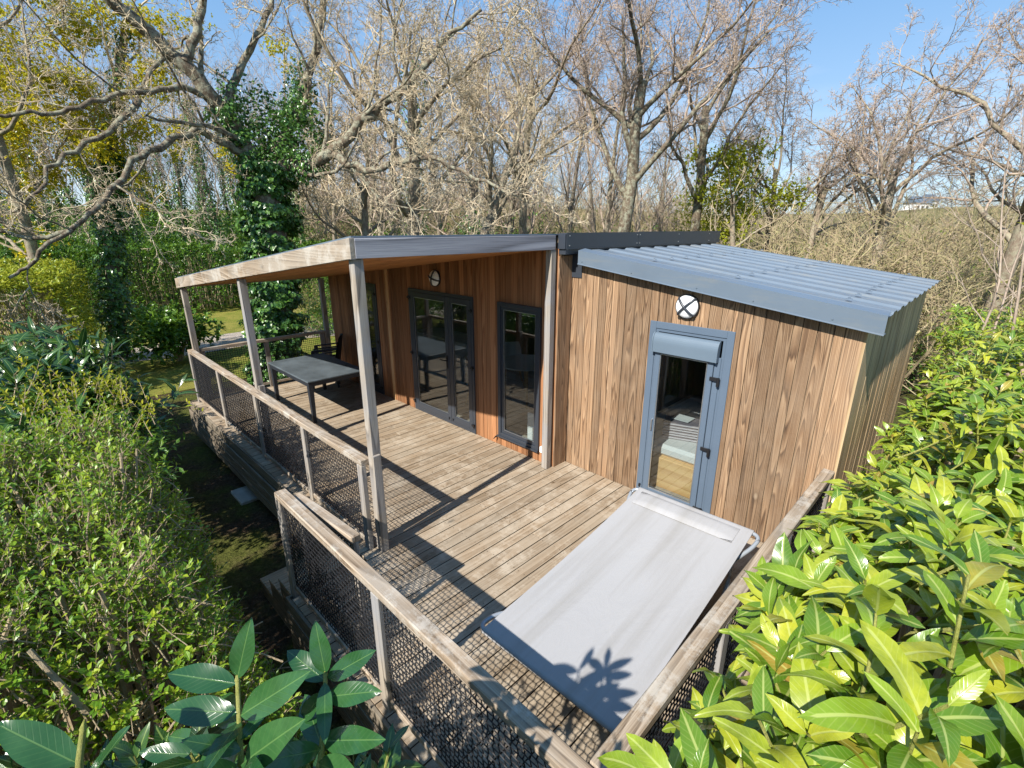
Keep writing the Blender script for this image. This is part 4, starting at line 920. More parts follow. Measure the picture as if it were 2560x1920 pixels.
for x, d in rows:
    b = base_at(x, 494, d)
    if b[0] > -24.5 and b[1] < 9.5 and x < 700: b = base_at(x, 494, 30+(d*7.3) % 9)
    left = x < 650
    pi_ = int(rng.choice([0, 2, 4])) if left else int(rng.choice([1, 3, 2, 3, 4]))
    if d > 26 and not left: pi_ = int(rng.choice([1, 3]))
    o = protos[pi_]
    if used[pi_]: o = dup(o)
    used[pi_] = 1
    o.location = b; o.rotation_euler = (0, 0, rng.uniform(0, 6.28)); o.scale = (1, 1, rng.uniform(.8, 1.08)) if not left else (.95, .95, rng.uniform(.85, 1.1))
    o['label'] = ('slender ivy-clad tree in the wood behind the lawn and porch' if pi_ in (0, 2, 4) else 'slender bare tree in the wood behind the cabin'); o['group'] = 'ivy-clad trees in the wood' if pi_ in (0, 2, 4) else 'bare trees in the wood'
slope = []
for j in range(26):
    x = 1560+1000*(j+rng.uniform(.1, .9))/26; d = rng.uniform(24, 70); b = base_at(x, 494, d)
    o = dup(protos[1] if j % 2 else protos[3]); used[1] = used[3] = 1
    o.location = b; o.rotation_euler = (0, 0, rng.uniform(0, 6.28)); s_ = rng.uniform(.30, .46)*(.8+d/90); o.scale = (s_*1.5, s_*1.5, s_)
    o['label'] = 'small bare tree standing in the scrub of the slope beyond the metal roof'; o['group'] = 'small bare trees on the far slope'
for p_, u_ in zip(protos, used):
    if not u_: [bpy.data.objects.remove(c2) for c2 in list(p_.children)]; bpy.data.objects.remove(p_)

# ---------------------------------------------------------------- undergrowth and far brush (stuff)
rng = np.random.default_rng(55)
m = MB(); mt = MB()
for j in range(190):   # green understorey left and middle
    x = rng.uniform(-80, 1500); d = rng.uniform(21, 34); p = base_at(x, 494, d)
    if p[0] > -25.5 and x < 700: p = base_at(x, 494, 34+j*.02)
    hgt = rng.uniform(1.4, 3.6)*(1.3 if x < 700 else 1.15)
    foliage_blob(m, (p[0], p[1], p[2]+hgt*.5), (rng.uniform(.9, 1.7), rng.uniform(.9, 1.7), hgt*.7), 650, .17, .4, seed=j, lump=.3)
tag(m.build('undergrowth', M['shrub']), kind='stuff')
rng = np.random.default_rng(56)
SB = [dict(k=5, wig=.22, up=.05, n=6, ang=.7, lf=.6, rf=.6, start=.1, tip=.4, rmin=.009), dict(k=4, wig=.25, up=.04, n=5, ang=.8, lf=.6, rf=.6, start=.1, tip=.4, rmin=.007), dict(k=3, wig=.25, up=.02, n=4, ang=.8, lf=.6, rf=.6, start=.1, tip=.5, rmin=.006), dict(k=3, wig=.25, up=.02, n=0, ang=.8, lf=.6, rf=.6, start=.1, tip=.5, rmin=.005)]
pp = []
for j in range(6):
    out = [[] for _ in SB]
    for q_ in range(7):
        dd = rng.normal(size=3)*.6; dd[2] = abs(dd[2])+.6; grow(out, rng.normal(size=3)*[.25, .25, 0], dd, rng.uniform(1.5, 2.6), .022, 0, SB)
    b = MB(); [emit(b, o_, 3) for o_ in out]; pp.append((np.vstack(b.v), b.f))
m = MB(); ml = MB(); mg = MB()
def scrub_spot(j):
    if j < 210: x = rng.uniform(1480, 2450); d = rng.uniform(11.5, 30)
    elif j < 300: x = rng.uniform(650, 1600); d = rng.uniform(17, 30)
    else: x = rng.uniform(1450, 2500); d = rng.uniform(28, 62)
    return x, d
for j in range(480):
    x, d = scrub_spot(j); p = base_at(x, 494, d); s2 = rng.choice([.8, 1.0, 1.3, 1.9])*rng.uniform(.85, 1.15)*(1 if d < 30 else 1.7)
    if -3 < p[0] < 4.2 and p[1] < 8.2: continue
    V0, Fs = pp[j % 6]; a_ = rng.uniform(0, 6.28); Rm = np.array([[cos(a_), -sin(a_), 0], [sin(a_), cos(a_), 0], [0, 0, rng.uniform(.8, 1.1)]])
    if (j % 2 and x > 1450) or (x < 1450 and j % 5):
        foliage_blob(ml if (j % 3 and x > 1300) else mg, (p[0], p[1], p[2]+.9*s2), (1.25*s2, 1.25*s2, 1.0*s2), 620, .12*(1 if d < 30 else 1.6), .3, seed=j+1900, lump=.35); continue
    nn_ = m.n; V1 = V0@Rm.T*s2+np.array(p); m.v.append(V1); m.uv.append(np.zeros((len(V1), 2)))
    for f_ in Fs: m.f.append(f_+nn_)
    m.n += len(V1)
    if rng.uniform() < .85: foliage_blob(ml if j % 3 else mg, (p[0], p[1], p[2]+1.05*s2), (1.15*s2, 1.15*s2, .95*s2), int(560+200*rng.uniform()), .12*(1 if d < 30 else 1.6), .2, seed=j+900, lump=.3)
tag(m.build('scrub_twigs', M['scrubt']), kind='stuff'); tag(ml.build('scrub_leaves', M['olive']), kind='stuff'); tag(mg.build('scrub_greenery', M['shrub']), kind='stuff')
# closed wood behind everything on the left and middle: brown twig masses with green below
m = MB(); ml = MB(); rng = np.random.default_rng(58)
for j in range(200):
    x = rng.uniform(-200, 1560); d = rng.uniform(30, 50); p = base_at(x, 494, d); s2 = rng.uniform(1.6, 2.6)
    V0, Fs = pp[j % 6]; a_ = rng.uniform(0, 6.28); Rm = np.array([[cos(a_), -sin(a_), 0], [sin(a_), cos(a_), 0], [0, 0, 1.35]])
    if x < 620:
        foliage_blob(ml, (p[0], p[1], p[2]+2.2), (2.4, 2.4, rng.uniform(2.4, 4.4)), 520, .30, .3, seed=j+7000, lump=.35); continue
    nn_ = m.n; V1 = V0@Rm.T*s2+np.array(p); m.v.append(V1); m.uv.append(np.zeros((len(V1), 2)))
    for f_ in Fs: m.f.append(f_+nn_)
    m.n += len(V1)
    if rng.uniform() < .8: foliage_blob(ml, (p[0], p[1], p[2]+1.6), (2.2, 2.2, rng.uniform(1.4, 3.2)), 380, .30, .3, seed=j+5000, lump=.35)
tag(m.build('far_wood_twigs', M['scrubt']), kind='stuff'); tag(ml.build('far_wood_leaves', M['shrub']), kind='stuff')
# hillside woods far off
m = MB(); rng = np.random.default_rng(57)
for j in range(1500):
    th = rng.uniform(-.15, 1.15); d = 70*(330/70)**rng.uniform(); x = 1280/K+d*0; px = CAM[0]+d*(sin(th)*CR[0]+cos(th)*-_s); py = CAM[1]+d*(sin(th)*CR[1]+cos(th)*_c); s2 = rng.uniform(.6, 1.5)*(1+d/160)
    z = float(gz(px, py)); foliage_blob(m, (px, py, z+.8*s2), (2.9*s2, 2.9*s2, 2.2*s2), 60, .8*s2, .5, ratio=.6, seed=j+3000, segs=1)
for j in range(170):
    th = rng.uniform(-.15, 1.15); d = rng.uniform(160, 215); px = CAM[0]+d*(sin(th)*CR[0]+cos(th)*-_s); py = CAM[1]+d*(sin(th)*CR[1]+cos(th)*_c); hh = rng.uniform(1.2, 3.6)
    foliage_blob(m, (px, py, float(gz(px, py))+hh*.6), (rng.uniform(2, 5), rng.uniform(2, 5), hh), 130, .8, .3, ratio=.7, seed=j+6000, segs=1)
M['farw'] = leafm('far_woods', (.045,.06,.03), (.13,.115,.07), (.26,.205,.15), .2, .9, (.2,.2,.1), 0., .05)
tag(m.build('far_woods', M['farw']), kind='stuff')
# white houses on the hill
for i_, (x, y, d, wd, dp, hh, lab) in enumerate(((1974, 470, 190, 7, 5, 3.0, 'long low white house on the far hill at the right'), (1996, 470, 196, 4.5, 5, 4.0, 'taller white house with a grey roof on the far hill'))):
    p = at(x, y, d); p[2] = gz(p[0], p[1])+1.2; h = thing('far_house', lab, 'house', tuple(p), YAW+.2)
    MB().box(-wd/2, wd/2, -dp/2, dp/2, -3, hh-2).build('wall', M['white'], h)
    rf = MB(); rf.prism([(-wd/2-.4, -dp/2-.4, hh-2), (-wd/2-.4, dp/2+.4, hh-2), (-wd/2-.4, 0, hh+.6)], (wd+.8, 0, 0)); rf.build('roof', M['flash'], h)
    for q_ in (-.3, 0, .3): MB().box(wd*q_-.5, wd*q_+.5, -dp/2-.06, -dp/2-.01, hh-4.2, hh-3).build('window', M['framed'], h)

# ---------------------------------------------------------------- leafy trees
def blob_tree(name, label, base, H, r, blobs, mat, size, ratio=.35, tw='twig', lump=.35, hollow=.1, few=False):
    t = thing(name, label, 'tree', tuple(base)); P_ = oak_params(n=(8, 6, 5, 4, 0), up=.08)[:5]; P_[0].update(lf=.6, start=.3)
    if few: P_ = oak_params(n=(6, 5, 3, 0, 0), up=.08)[:4]
    out = [[] for _ in P_]; grow(out, np.zeros(3), np.array([0, 0, 1.]), H, r, 0, P_); a = MB(); b = MB(); emit(a, out[0], 9); emit(a, out[1], 5); [emit(b, o_, 3) for o_ in out[2:]]
    a.build('trunk', M['bark2'], t, True); b.build('twigs', M[tw], t)
    m = MB(); bb = np.array(base)
    for q_, (c_, rd, n) in enumerate(blobs): foliage_blob(m, np.array(c_)-bb, rd, n, size, hollow, ratio=ratio, seed=q_+77, lump=lump, rosette=4)
    m.build('crown', M[mat], t); return t
rng = np.random.default_rng(61)
bl = []
for x, y, d, rr_, n in ((40, 80, 13.5, 1.3, 1500), (120, 190, 13, 1.1, 1300), (20, 300, 13, 1.1, 1200), (220, 60, 14, 1.2, 1300), (150, 320, 13.5, .9, 700), (300, 160, 14, .9, 700), (60, 420, 13.5, .8, 500), (-80, 180, 13, 1.5, 1200), (230, 260, 14, .8, 500), (330, 40, 14.5, .9, 500), (380, 300, 14.5, .6, 260), (500, 320, 14.5, .5, 160), (130, -40, 13.5, 1.3, 1100), (300, 420, 14.5, .7, 240), (90, 520, 14, .6, 200), (620, 100, 16, .7, 200)):
    for _ in range(5): bl.append((at(x, y, d)+rng.normal(size=3)*rr_*.55, (rr_*.62, rr_*.62, rr_*.45), int(n*.85)))
blob_tree('blossom_tree', 'tree covered in yellow blossom filling the upper left corner', base_at(60, 500, 13.5), 9, .16, bl, 'yellow', .085, .6, lump=.4)
bl = [(at(1585, 335, 17.3)+rng.normal(size=3)*[.8, .8, .55], (.7, .7, .5), 420) for _ in range(8)]+[(at(1615, 420, 17.3)+rng.normal(size=3)*[.7, .7, .5], (.8, .8, .6), 700) for _ in range(5)]
blob_tree('spring_tree', 'yellow-green leafing tree behind the bare oaks right of the middle', base_at(1600, 500, 17.3), 5.6, .13, bl, 'spring', .12, .55, few=True)
bl = [(at(1620, 465, 19)+rng.normal(size=3)*[1.2, 1.2, .5], (1.0, 1.0, .7), 1500) for _ in range(6)]
blob_tree('spring_bush', 'rounded bright green bush just past the end of the ridge flashing', base_at(1620, 520, 19), 3.4, .09, bl, 'spring', .09, .5)
# evergreen trees out of frame on the sunny side shade the low ground at the left
rng = np.random.default_rng(71)
for i_, (x, y, H, rad) in enumerate(((-8.5, -5.4, 4.2, 2.2), (-12.0, -5.8, 3.2, 2.0), (-5.0, -3.7, 4.0, 1.35), (-7.3, -4.0, 4.0, 1.4), (-16, -6.4, 3.0, 2.0), (-2.6, -4.6, 2.2, 1.3))):
    t = thing('evergreen_tree', 'dense evergreen tree outside the left edge', 'tree', (x, y, -.85), 0, 'evergreens left of the picture')
    MB().tube([(0, 0, 0), (.1, 0, H*.7)], [.14, .06], 8).build('trunk', M['bark2'], t, True); m = MB()
    for q_ in range(7): foliage_blob(m, rng.normal(size=3)*rad*.38+[0, 0, H*.55], (rad*.6, rad*.6, H*.33), 800, .2, .35, seed=i_*9+q_)
    m.build('crown', M['shrub'], t)

# ---------------------------------------------------------------- hedges and shrubs
def hedge_box(name, label, cat, corners, h, n, size, mat, th=1.2, rosette=5, ratio=.38, z0=-.8, segs=3):
    """clipped hedge along a line: leaf sprays over a lumpy box with an inner tangle"""
    t = thing(name, label, cat, (*corners[0], z0)); A0 = np.array(corners[0], float); A1 = np.array(corners[1], float); L = np.linalg.norm(A1-A0); e = (A1-A0)/L; nv = np.array([-e[1], e[0]])
    ns = n//rosette; s = rng.uniform(0, L, ns); face = rng.uniform(size=ns); w_ = rng.uniform(-th/2, th/2, ns); z = np.where(face < .45, h, rng.uniform(0, h, ns)); sd = np.where(rng.uniform(size=ns) < .5, -1, 1)
    w_ = np.where(face < .45, w_, sd*th/2); lum = .12*np.sin(s*2.1)+.1*np.sin(s*5.3+w_*3)+.08*np.sin(z*4+s)
    z = z+np.where(face < .45, lum, 0); w_ = w_*(1+np.where(face >= .45, lum*.8, 0)); dep = rng.uniform(0, 1, ns)**2*.35
    nrm = np.zeros((ns, 3)); nrm[:, 2] = (face < .45); nrm[:, :2] = nv[None]*(np.where(face >= .45, sd, 0))[:, None]
    P0 = np.stack([e[0]*s+nv[0]*w_, e[1]*s+nv[1]*w_, z], -1)-nrm*dep[:, None]
    P0 = np.repeat(P0, rosette, 0); nr2 = np.repeat(nrm, rosette, 0); k2 = len(P0); ax = np.repeat(norm(nrm*.6+UP*.5+randdir(ns)*.6), rosette, 0); dd = norm(ax+randdir(k2)*.9)
    m = MB(); L2 = size*rng.uniform(.7, 1.25, k2); leaves(m, P0, dd, norm(nr2*.3+UP*.8+randdir(k2)*.35), L2, L2*ratio, segs, .25, .5)
    m.build('foliage', M[mat], t)
    P_ = []
    for q_ in range(int(L*th*7)):
        s_ = rng.uniform(0, L); w2 = rng.uniform(-th*.4, th*.4); b0 = np.array([e[0]*s_+nv[0]*w2, e[1]*s_+nv[1]*w2, 0]); P_.append(np.stack([b0, b0+[rng.normal()*.15, rng.normal()*.15, h*.5], b0+[rng.normal()*.25, rng.normal()*.25, h*rng.uniform(.8, 1.0)]]))
    m = MB(); m.tubes(np.stack(P_), np.tile([.016, .012, .006], (len(P_), 1)), 4); m.build('stems', M['stem'], t); return t
rng = np.random.default_rng(81)
hedge_box('laurel_hedge', 'long dark laurel hedge beyond the lawn at the edge of the wood', 'hedge', ((-26.5, -5), (-24.0, 14)), 3.0, 30000, .16, 'shrub', 2.2)
hedge_box('laurel_hedge', 'laurel hedge behind the lawn seen between the porch posts', 'hedge', ((-23.5, 14), (-12, 18.5)), 3.0, 14000, .15, 'shrub', 2.0)
hedge_box('sunny_hedge', 'sunlit yellow-green clipped hedge at the left edge', 'hedge', ((-10.8, -2.4), (-16.2, -1.7)), 2.85, 30000, .11, 'shruby', 2.2)
hedge_box('sunny_hedge', 'shaded green hedge low in front of the sunlit clipped hedge', 'hedge', ((-5.6, -3.1), (-9.0, -2.9)), 1.9, 14000, .09, 'shrub', 1.9)
hedge_box('screen_hedge', 'hedge running behind the camera position', 'hedge', ((-3, -5.4), (8, -4.6)), 2.2, 10000, .13, 'shruby', 1.2)
# round bush beside the path
t = thing('round_bush', 'round glossy green bush standing between the path and the porch', 'bush', (-13.9, 1.05, -.8)); m = MB()
for q_ in range(9): foliage_blob(m, rng.normal(size=3)*[.35, .35, .22]+[0, 0, .95], (.62, .62, .52), 480, .17, .45, seed=q_+200, rosette=4, segs=3)
m.build('foliage', M['shrub'], t); m = MB()
for q_ in range(9): a_ = q_*.7; m.tube([(.05*cos(a_), .05*sin(a_), -.05), (.25*cos(a_), .25*sin(a_), .5), (.5*cos(a_), .5*sin(a_), 1.0)], [.03, .022, .012], 6, False)
m.build('stems', M['stem'], t)

def shoots(m, ms, base, d, L, n, size, ratio=.34, spread=.9, segs=5, curl=.35, r=.006, tipn=3, up=.2, bend=.15, wavy=.6):
    """leafy shoots: a stem each, leaves spiralling up it and a tuft at its tip"""
    B = len(base); d = norm(d); k = 5; t = np.linspace(0, 1, k); bd = randdir(B)*bend
    P_ = base[:, None]+d[:, None]*(L[:, None]*t[None])[..., None]+(bd+UP*up*.3)[:, None]*(L[:, None]*t[None]**2)[..., None]
    ms.tubes(P_, np.linspace(r, r*.6, k)[None].repeat(B, 0)*np.ones((B, 1)), 5)
    for j in range(n):
        f = .30+.70*j/(n-1) if n > 1 else 1.; i = np.minimum((np.full(B, f)*(k-1)).astype(int), k-2); u = f*(k-1)-i
        p = P_[np.arange(B), i]*(1-u)[:, None]+P_[np.arange(B), i+1]*u[:, None]
        ax = norm(P_[:, -1]-P_[:, -2]); x = norm(np.cross(ax, [[.3, .9, .1]])); y = np.cross(ax, x); a_ = j*2.4+rng.uniform(0, 1.0, B)+np.arange(B)*1.3
        rad = x*np.cos(a_)[:, None]+y*np.sin(a_)[:, None]; sp = spread*(1.15-.75*max(0, f-.55)/.45*.8)
        dd = norm(ax*.75+rad*sp+UP*up+randdir(B)*.15); nn = norm(ax*1.0+UP*.55-rad*.2+randdir(B)*.12)
        s2 = size*rng.uniform(.72, 1.2, B)*(.65+.35*min(1, (1.08-f)*3)); leaves(m, p, dd, nn, s2, s2*ratio*rng.uniform(.85, 1.15, B), segs, .22, curl*rng.uniform(.3, 1.5, B), wavy=wavy)

# ---- big laurel hedge on the right
rng = np.random.default_rng(91)
lh = thing('laurel_hedge', 'big bright green laurel hedge filling the right side beside the deck', 'hedge', (5, 2, -.8)); m = MB(); ms = MB()
def hz(x, y):
    n_ = .10*np.sin(x*2.3+y*1.1)+.09*np.sin(y*2.9-x)+.06*np.sin(x*6+y*5)
    e = np.clip((x-3.36)/.6, 0, 1); lowedge = np.where(y < 1.6, 1.30, np.where(y < 4.6, .98, .98+.45*np.clip((y-4.6), 0, 2)))
    top = 2.02-.03*np.clip(y-1, 0, 9)
    return lowedge+(top-lowedge)*e**.8+n_*e
def place(n, x0, x1, y0, y1, nl, size, segs, Ls, wav, tip=1.):
    x = rng.uniform(x0, x1, n); y = rng.uniform(y0, y1, n); z = hz(x, y)-rng.uniform(0, 1, n)**1.6*.40
    edge = np.clip(1-(x-3.4)/.45, 0, 1); d = np.stack([-.6*edge+rng.normal(size=n)*.32, rng.normal(size=n)*.32-.15, np.full(n, 1.)-.35*edge], -1)
    L = rng.uniform(.6, 1.15, n)*Ls; P0 = np.stack([x, y, z], -1)-norm(d)*L[:, None]*.9
    shoots(m, ms, P0, d, L, nl, size, .355, 1.35, segs, .75, .0065, up=.12, wavy=wav)
place(480, 3.42, 5.3, -2.0, 1.6, 7, .20, 7, .34, 1.)
place(560, 3.42, 6.0, 1.6, 4.2, 8, .17, 5, .30, .8)
place(1300, 3.40, 8.5, 4.2, 9.6, 7, .135, 3, .26, 0)
place(500, 5.3, 9.5, -1, 4.2, 6, .14, 3, .26, 0)
part(m, 'foliage', M['laurel'], lh, True)
n = 90; x = rng.uniform(3.95, 5.4, n); y = rng.uniform(-1.7, 4, n); z = hz(x, y)-.02-rng.uniform(0, .1, n); P_ = np.stack([np.stack([x, y, z-.8], -1), np.stack([x+.04, y, z-.35], -1), np.stack([x+rng.normal(size=n)*.08, y+rng.normal(size=n)*.08, z], -1)], 1)
mc = MB(); mc.tubes(P_, np.tile([.017, .013, .011], (n, 1))*rng.uniform(.7, 1.3, (n, 1)), 7, True); part(mc, 'cut_stems', M['stem'], lh, True)
part(ms, 'shoots', M['stemg'], lh)
P_ = []
for q_ in range(420):
    x = rng.uniform(3.85, 8.5); y = rng.uniform(-1.8, 9.2); h = float(hz(x, y)); P_.append([(x, y, -.8), (x+rng.uniform(-.1, .2), y+rng.normal()*.1, h*.4), (x+rng.uniform(-.15, .25), y+rng.normal()*.15, h-.35)])
mc = MB(); mc.tubes(np.array(P_), np.tile([.02, .015, .008], (len(P_), 1)), 5); part(mc, 'branches', M['stem'], lh)

# ---- privet hedge at the left
rng = np.random.default_rng(101)
pv = thing('privet_bush', 'big clipped privet bush with small bright leaves and pale bare stems at the left', 'bush', (-.5, -2.3, -.8))
def ptop(x, y):   # height of the clipped surface
    a_ = np.clip((x+1.6)/3.4, 0, 1); e = 1.82-.24*a_-.42*a_**2.5
    q_ = np.clip((y+1.46+.10*np.sin(x*3))/.24, -8, 1); side = np.clip(-q_/1.5, 0, 1)**.5
    qx = np.clip((1.62-x)/.6, 0, 1)**.5; qf = np.clip((x+1.15)/.5+.9*(-1.5-y), 0, 1)**.5
    return (e+.05*np.sin(x*7+y*3)+.04*np.sin(y*9))*side*qx*qf
m = MB(); ms = MB(); mb_ = MB(); cnt = 0; Bp = []; Bd = []
while cnt < 5200:
    x = rng.uniform(-1.6, 1.75, 4000); y = rng.uniform(-3.6, -1.30, 4000); h = ptop(x, y); z = rng.uniform(-.5, 2.15, 4000)
    ok = (z < h) & (z > h-.55); hx = (ptop(x+.05, y)-ptop(x-.05, y))/.1; hy = (ptop(x, y+.05)-ptop(x, y-.05))/.1
    nn = norm(np.stack([-hx, -hy, np.ones(4000)], -1)); Bp.append(np.stack([x, y, z], -1)[ok]); Bd.append(nn[ok]); cnt += ok.sum()
Bp = np.vstack(Bp)[:5200]; Bd = np.vstack(Bd)[:5200]
d = norm(Bd*.7+UP*.7+randdir(len(Bp))*.55); L = rng.uniform(.12, .34, len(Bp))
shoots(m, ms, Bp-d*L[:, None]*.6, d, L, 9, .050, .50, .9, 2, .3, .0028, up=.15, wavy=0)
part(m, 'foliage', M['privet'], pv)
part(ms, 'shoots', M['stem'], pv)
n = 3600; i_ = rng.integers(0, len(Bp), n); d = norm(UP*.8+randdir(n)*.75); L = rng.uniform(.08, .28, n); a_ = Bp[i_]+d*rng.uniform(-.03, .07, (n, 1)); P_ = np.stack([a_-d*L[:, None], a_-d*L[:, None]*.5+randdir(n)*.015, a_], 1)
mb_.tubes(P_, np.stack([rng.uniform(.002, .0055, n)]*3, -1)*[1, .9, .7], 5)
n = 90; x = rng.uniform(-1.4, 1.4, n); y = rng.uniform(-3.3, -1.8, n); h = ptop(x, y); P_ = np.stack([np.stack([x*.8, y, np.full(n, -.8)], -1), np.stack([x*.9, y, h*.3], -1), np.stack([x+rng.normal(size=n)*.06, y, h*.7], -1), np.stack([x+rng.normal(size=n)*.1, y+rng.normal(size=n)*.1, h*.97], -1)], 1)
mb_.tubes(P_, np.tile([.022, .018, .013, .009], (n, 1))*rng.uniform(.7, 1.3, (n, 1)), 6)
part(mb_, 'branches', M['stem'], pv)

# ---- long-leaved shrub behind the privet
rng = np.random.default_rng(111)
t = thing('broad_leaved_shrub', 'dark shaded shrub with long strap-like leaves behind the privet bush', 'shrub', tuple(at(170, 800, 5.4)*[1, 1, 0]+[0, 0, -.8])); m = MB(); ms = MB()
P0 = []; 
for x, y, d, n in ((120, 790, 5.0, 26), (150, 800, 5.2, 24), (50, 770, 5.4, 20), (220, 880, 5.0, 14), (160, 840, 4.7, 22), (20, 830, 4.8, 18), (260, 905, 4.9, 8)):
    P0.append(at(x, y, d)+rng.normal(size=(n, 3))*[.28, .28, .14])
P0 = np.vstack(P0); d = norm(UP*.7+randdir(len(P0))*.6); L = rng.uniform(.25, .45, len(P0))
shoots(m, ms, P0-d*L[:, None], d, L, 8, .26, .22, 1.1, 6, .7, .006, up=.1, wavy=.4)
part(m, 'foliage', M['laureld'], t, True); part(ms, 'shoots', M['stem'], t)
t = thing('yellow_tipped_shrub', 'low shrub with yellow and orange leaf tips between the dark shrub and the privet', 'shrub', tuple(at(180, 850, 4.6)*[1, 1, 0]+[0, 0, -.8])); m = MB(); ms = MB()
P0 = np.vstack([at(x, y, dd_)+rng.normal(size=(n, 3))*[.16, .16, .07] for x, y, dd_, n in ((150, 820, 4.5, 22), (220, 835, 4.5, 22), (30, 790, 4.6, 10), (80, 850, 4.3, 20), (300, 870, 4.4, 12))]); d = norm(UP*.8+randdir(len(P0))*.5); L = rng.uniform(.15, .35, len(P0))
shoots(m, ms, P0-d*L[:, None], d, L, 8, .06, .4, .9, 3, .3, .004, up=.2, wavy=0); part(m, 'foliage', M['spring'], t); part(ms, 'shoots', M['stem'], t)
# ground-cover foliage filling the dark band between those shrubs
m = MB(); rng = np.random.default_rng(113)
for q_ in range(46):
    xx_ = rng.uniform(-60, 285); p = at(xx_, rng.uniform(785+max(0, xx_-150)*.5, 905), rng.uniform(4.4, 7.0)); foliage_blob(m, (p[0], p[1], p[2]-.55), (.5, .5, .55), 420, .09, .3, seed=q_+400)
tag(m.build('low_shrubs', M['shrub']), kind='stuff')

# ---- laurel sprigs close to the camera, leaf by leaf
rng = np.random.default_rng(121)
def sprig(name, label, stem, lvs, group=None):
    S_ = [at(*p) for p in stem]; t = thing(name, label, 'sprig', tuple(S_[0]), 0, group)
    q = np.array(S_); ext = q[0]+(q[0]-q[1])*.0+np.array([0, 0, -1.])*.9; q = np.vstack([ext, q]); r = np.linspace(.0085, .0055, len(q))
    mm = MB(); mm.tube(q, r, 8); mm.tube([q[-1], q[-1]+(q[-1]-q[-2])/np.linalg.norm(q[-1]-q[-2])*.02], [.007, .001], 7); part(mm, 'stem', M['stemg'], t, True)
    P0 = np.array([at(*l[0]) for l in lvs]); P1 = np.array([at(*l[1]) for l in lvs]); D = P1-P0; L = np.linalg.norm(D, axis=1)*1.05
    W_ = 0; N = norm(-CF*.55+UP*.65+np.array([l[3] if len(l) > 3 else (0, 0, 0) for l in lvs])); W = np.array([l[2]*.88 for l in lvs])*L
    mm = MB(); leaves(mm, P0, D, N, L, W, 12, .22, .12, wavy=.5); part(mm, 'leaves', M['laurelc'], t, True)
    P2 = P0+D*.06; Q = []
    return t
sprig('laurel_sprig', 'tall laurel sprig with dark leaves rising at the bottom left of the middle', [(522, 1700, 1.15), (520, 1640, 1.17), (517, 1560, 1.2), (513, 1470, 1.22)],
      [((513, 1465, 1.22), (538, 1343, 1.22), .42, (.2, 0, -.4)), ((510, 1478, 1.22), (360, 1452, 1.25), .36, (0, 0, .2)), ((512, 1540, 1.2), (352, 1530, 1.22), .36), ((520, 1545, 1.2), (655, 1458, 1.16), .36, (.2, 0, -.1)),
       ((517, 1600, 1.18), (585, 1520, 1.25), .34), ((520, 1620, 1.17), (400, 1600, 1.1), .36), ((518, 1560, 1.2), (440, 1660, 1.05), .34), ((523, 1650, 1.15), (640, 1560, 1.08), .38), ((516, 1570, 1.2), (470, 1500, 1.35), .35), ((523, 1665, 1.15), (350, 1690, 1.02), .36), ((523, 1660, 1.14), (560, 1700, 1.0), .4)])
sprig('laurel_sprig', 'laurel sprig with broad leaves in front of the near railing post', [(680, 1700, 1.2), (692, 1640, 1.22), (700, 1560, 1.25), (703, 1460, 1.28)],
      [((703, 1455, 1.28), (680, 1348, 1.28), .42, (.2, 0, -.3)), ((702, 1470, 1.28), (620, 1405, 1.33), .44), ((708, 1465, 1.28), (802, 1408, 1.24), .36, (.1, 0, .1)), ((702, 1475, 1.27), (700, 1600, 1.16), .32, (0, 0, .3)), ((706, 1505, 1.26), (815, 1492, 1.22), .40),
       ((697, 1600, 1.23), (818, 1597, 1.14), .33, (.1, 0, .1)), ((694, 1610, 1.23), (655, 1500, 1.35), .42), ((692, 1620, 1.22), (560, 1645, 1.1), .36), ((700, 1500, 1.26), (640, 1560, 1.3), .36), ((690, 1650, 1.2), (770, 1690, 1.08), .4)])
sprig('laurel_sprig', 'cut laurel stem with a broken leaf pair in the lower left corner', [(170, 1700, .95), (172, 1640, .95), (180, 1575, .95)],
      [((168, 1650, .95), (-10, 1565, .93), .42, (0, 0, .2)), ((188, 1690, .93), (268, 1570, .95), .40, (-.5, 0, .0)), ((165, 1670, .95), (60, 1720, .85), .4)])
sprig('laurel_sprig', 'small low laurel sprig between the tall sprig and the corner', [(420, 1720, 1.15), (425, 1660, 1.2), (432, 1600, 1.25)],
      [((432, 1600, 1.25), (360, 1590, 1.3), .36), ((432, 1600, 1.25), (500, 1560, 1.35), .36), ((428, 1630, 1.22), (300, 1625, 1.2), .36), ((430, 1610, 1.24), (455, 1500, 1.4), .34), ((428, 1640, 1.22), (500, 1690, 1.1), .4)])
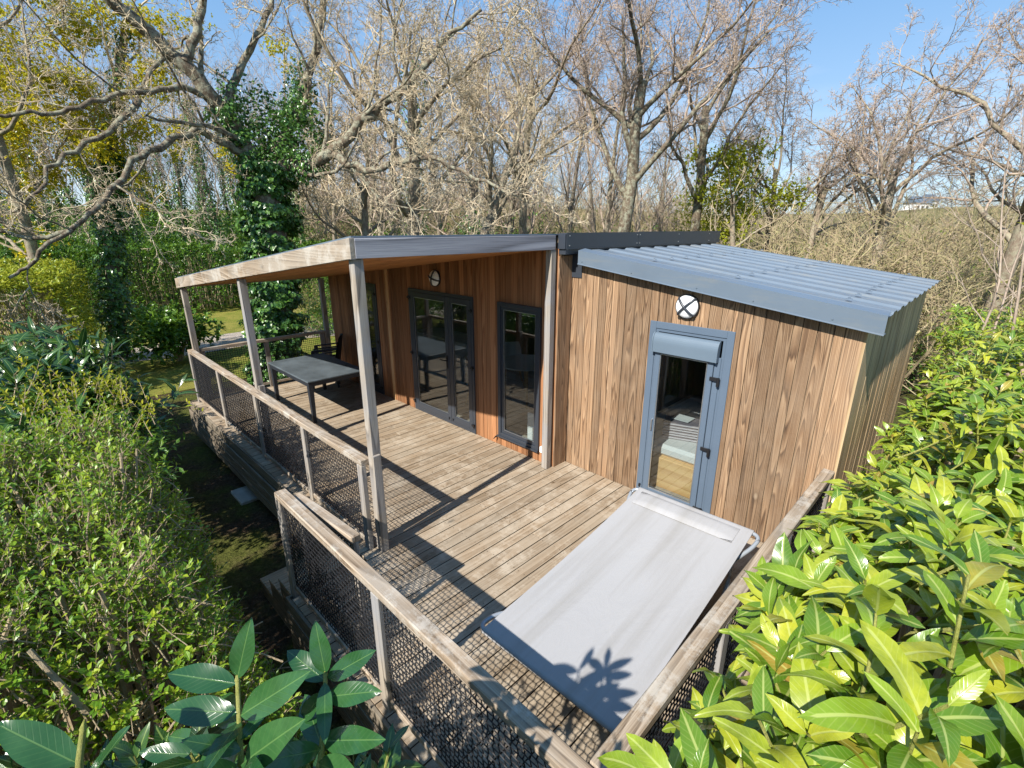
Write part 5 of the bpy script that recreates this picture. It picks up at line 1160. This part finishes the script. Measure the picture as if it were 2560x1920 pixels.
# laurel hedge below and behind these sprigs
rng = np.random.default_rng(131)
t = thing('laurel_hedge', 'dark laurel hedge at the bottom edge below the close sprigs', 'hedge', (2.6, -2.3, -.8)); m = MB(); ms = MB()
def low(n, f):
    P = []
    while len(P) < n:
        p = np.array([rng.uniform(.9, 4.9), rng.uniform(-2.9, -1.45), rng.uniform(.5, 1.95)]); v = p-CAM; zz = v@CF; yy = (v@CU)/max(zz, .1); xx = (v@CR)/max(zz, .1)
        if zz > .55 and yy > -(f-((xx+.5)*.0)) : continue
        if np.linalg.norm(v) < .75: continue
        P.append(p)
    return np.array(P)
P0 = low(420, .74); d = norm(UP*.9+randdir(len(P0))*.45); L = rng.uniform(.2, .35, len(P0)); shoots(m, ms, P0-d*L[:, None], d, L, 8, .14, .36, .95, 4, .4, .006, wavy=.5)
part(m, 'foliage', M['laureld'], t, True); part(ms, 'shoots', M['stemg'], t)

# ---------------------------------------------------------------- small ground stuff
rng = np.random.default_rng(140)
m = MB(); n = 46; x = rng.uniform(-6, 3, n); y = rng.uniform(-.8, 2.7, n); k_ = (x > .1) | (y > 0); x, y = x[k_], y[k_]; n = len(x); L = rng.uniform(.015, .05, n)
leaves(m, np.stack([x, y, np.full(n, .003)], -1), np.stack([rng.normal(size=n), rng.normal(size=n), np.full(n, .03)], -1), np.tile(UP, (n, 1))+randdir(n)*.15, L, L*.45, 2, .3, .2)
DL = m
rng = np.random.default_rng(141)
n = 5200; x = rng.uniform(-14, 1.0, n); y = rng.uniform(-2.4, 1.2, n); k_ = (y < -.32) | (x < -6.6); x, y = x[k_], y[k_]; n = len(x)
m = MB(); L = rng.uniform(.012, .05, n); leaves(m, np.stack([x, y, gz(x, y)+.006+rng.uniform(0, .012, n)], -1), np.stack([rng.normal(size=n), rng.normal(size=n), rng.normal(size=n)*.15], -1), np.tile(UP, (n, 1)), L, L*.5, 1, .1, .1)
M['litter'] = leafm('leaf_litter', (.08,.05,.028), (.17,.11,.06), (.30,.22,.13), .1, .9, (.2,.15,.1), 0, .1)
tag(m.build('leaf_litter', M['litter']), kind='stuff'); tag(DL.build('fallen_leaves', M['litter']), kind='stuff')
n = 52000; x = rng.uniform(-25, -9.5, n); y = rng.uniform(-7, 16, n); dens = np.sin(x*1.3)+np.sin(y*1.7+x)+rng.normal(size=n)*.7; k_ = (dens > -.2) & (abs(x-(-16.7+.012*(y+1)**2)) > 1.5) & (gz(x, y) < 1); x, y = x[k_], y[k_]; n = len(x)
m = MB(); L = rng.uniform(.03, .085, n); leaves(m, np.stack([x, y, gz(x, y)], -1), np.stack([rng.normal(size=n)*.5, rng.normal(size=n)*.5, np.ones(n)], -1), randdir(n), L, .012, 1, .1, .3)
M['grass'] = leafm('grass_blades', (.10,.14,.015), (.18,.20,.03), (.30,.26,.06), .3, .7, (.2,.2,.05), 0, .2)
tag(m.build('grass', M['grass']), kind='stuff')
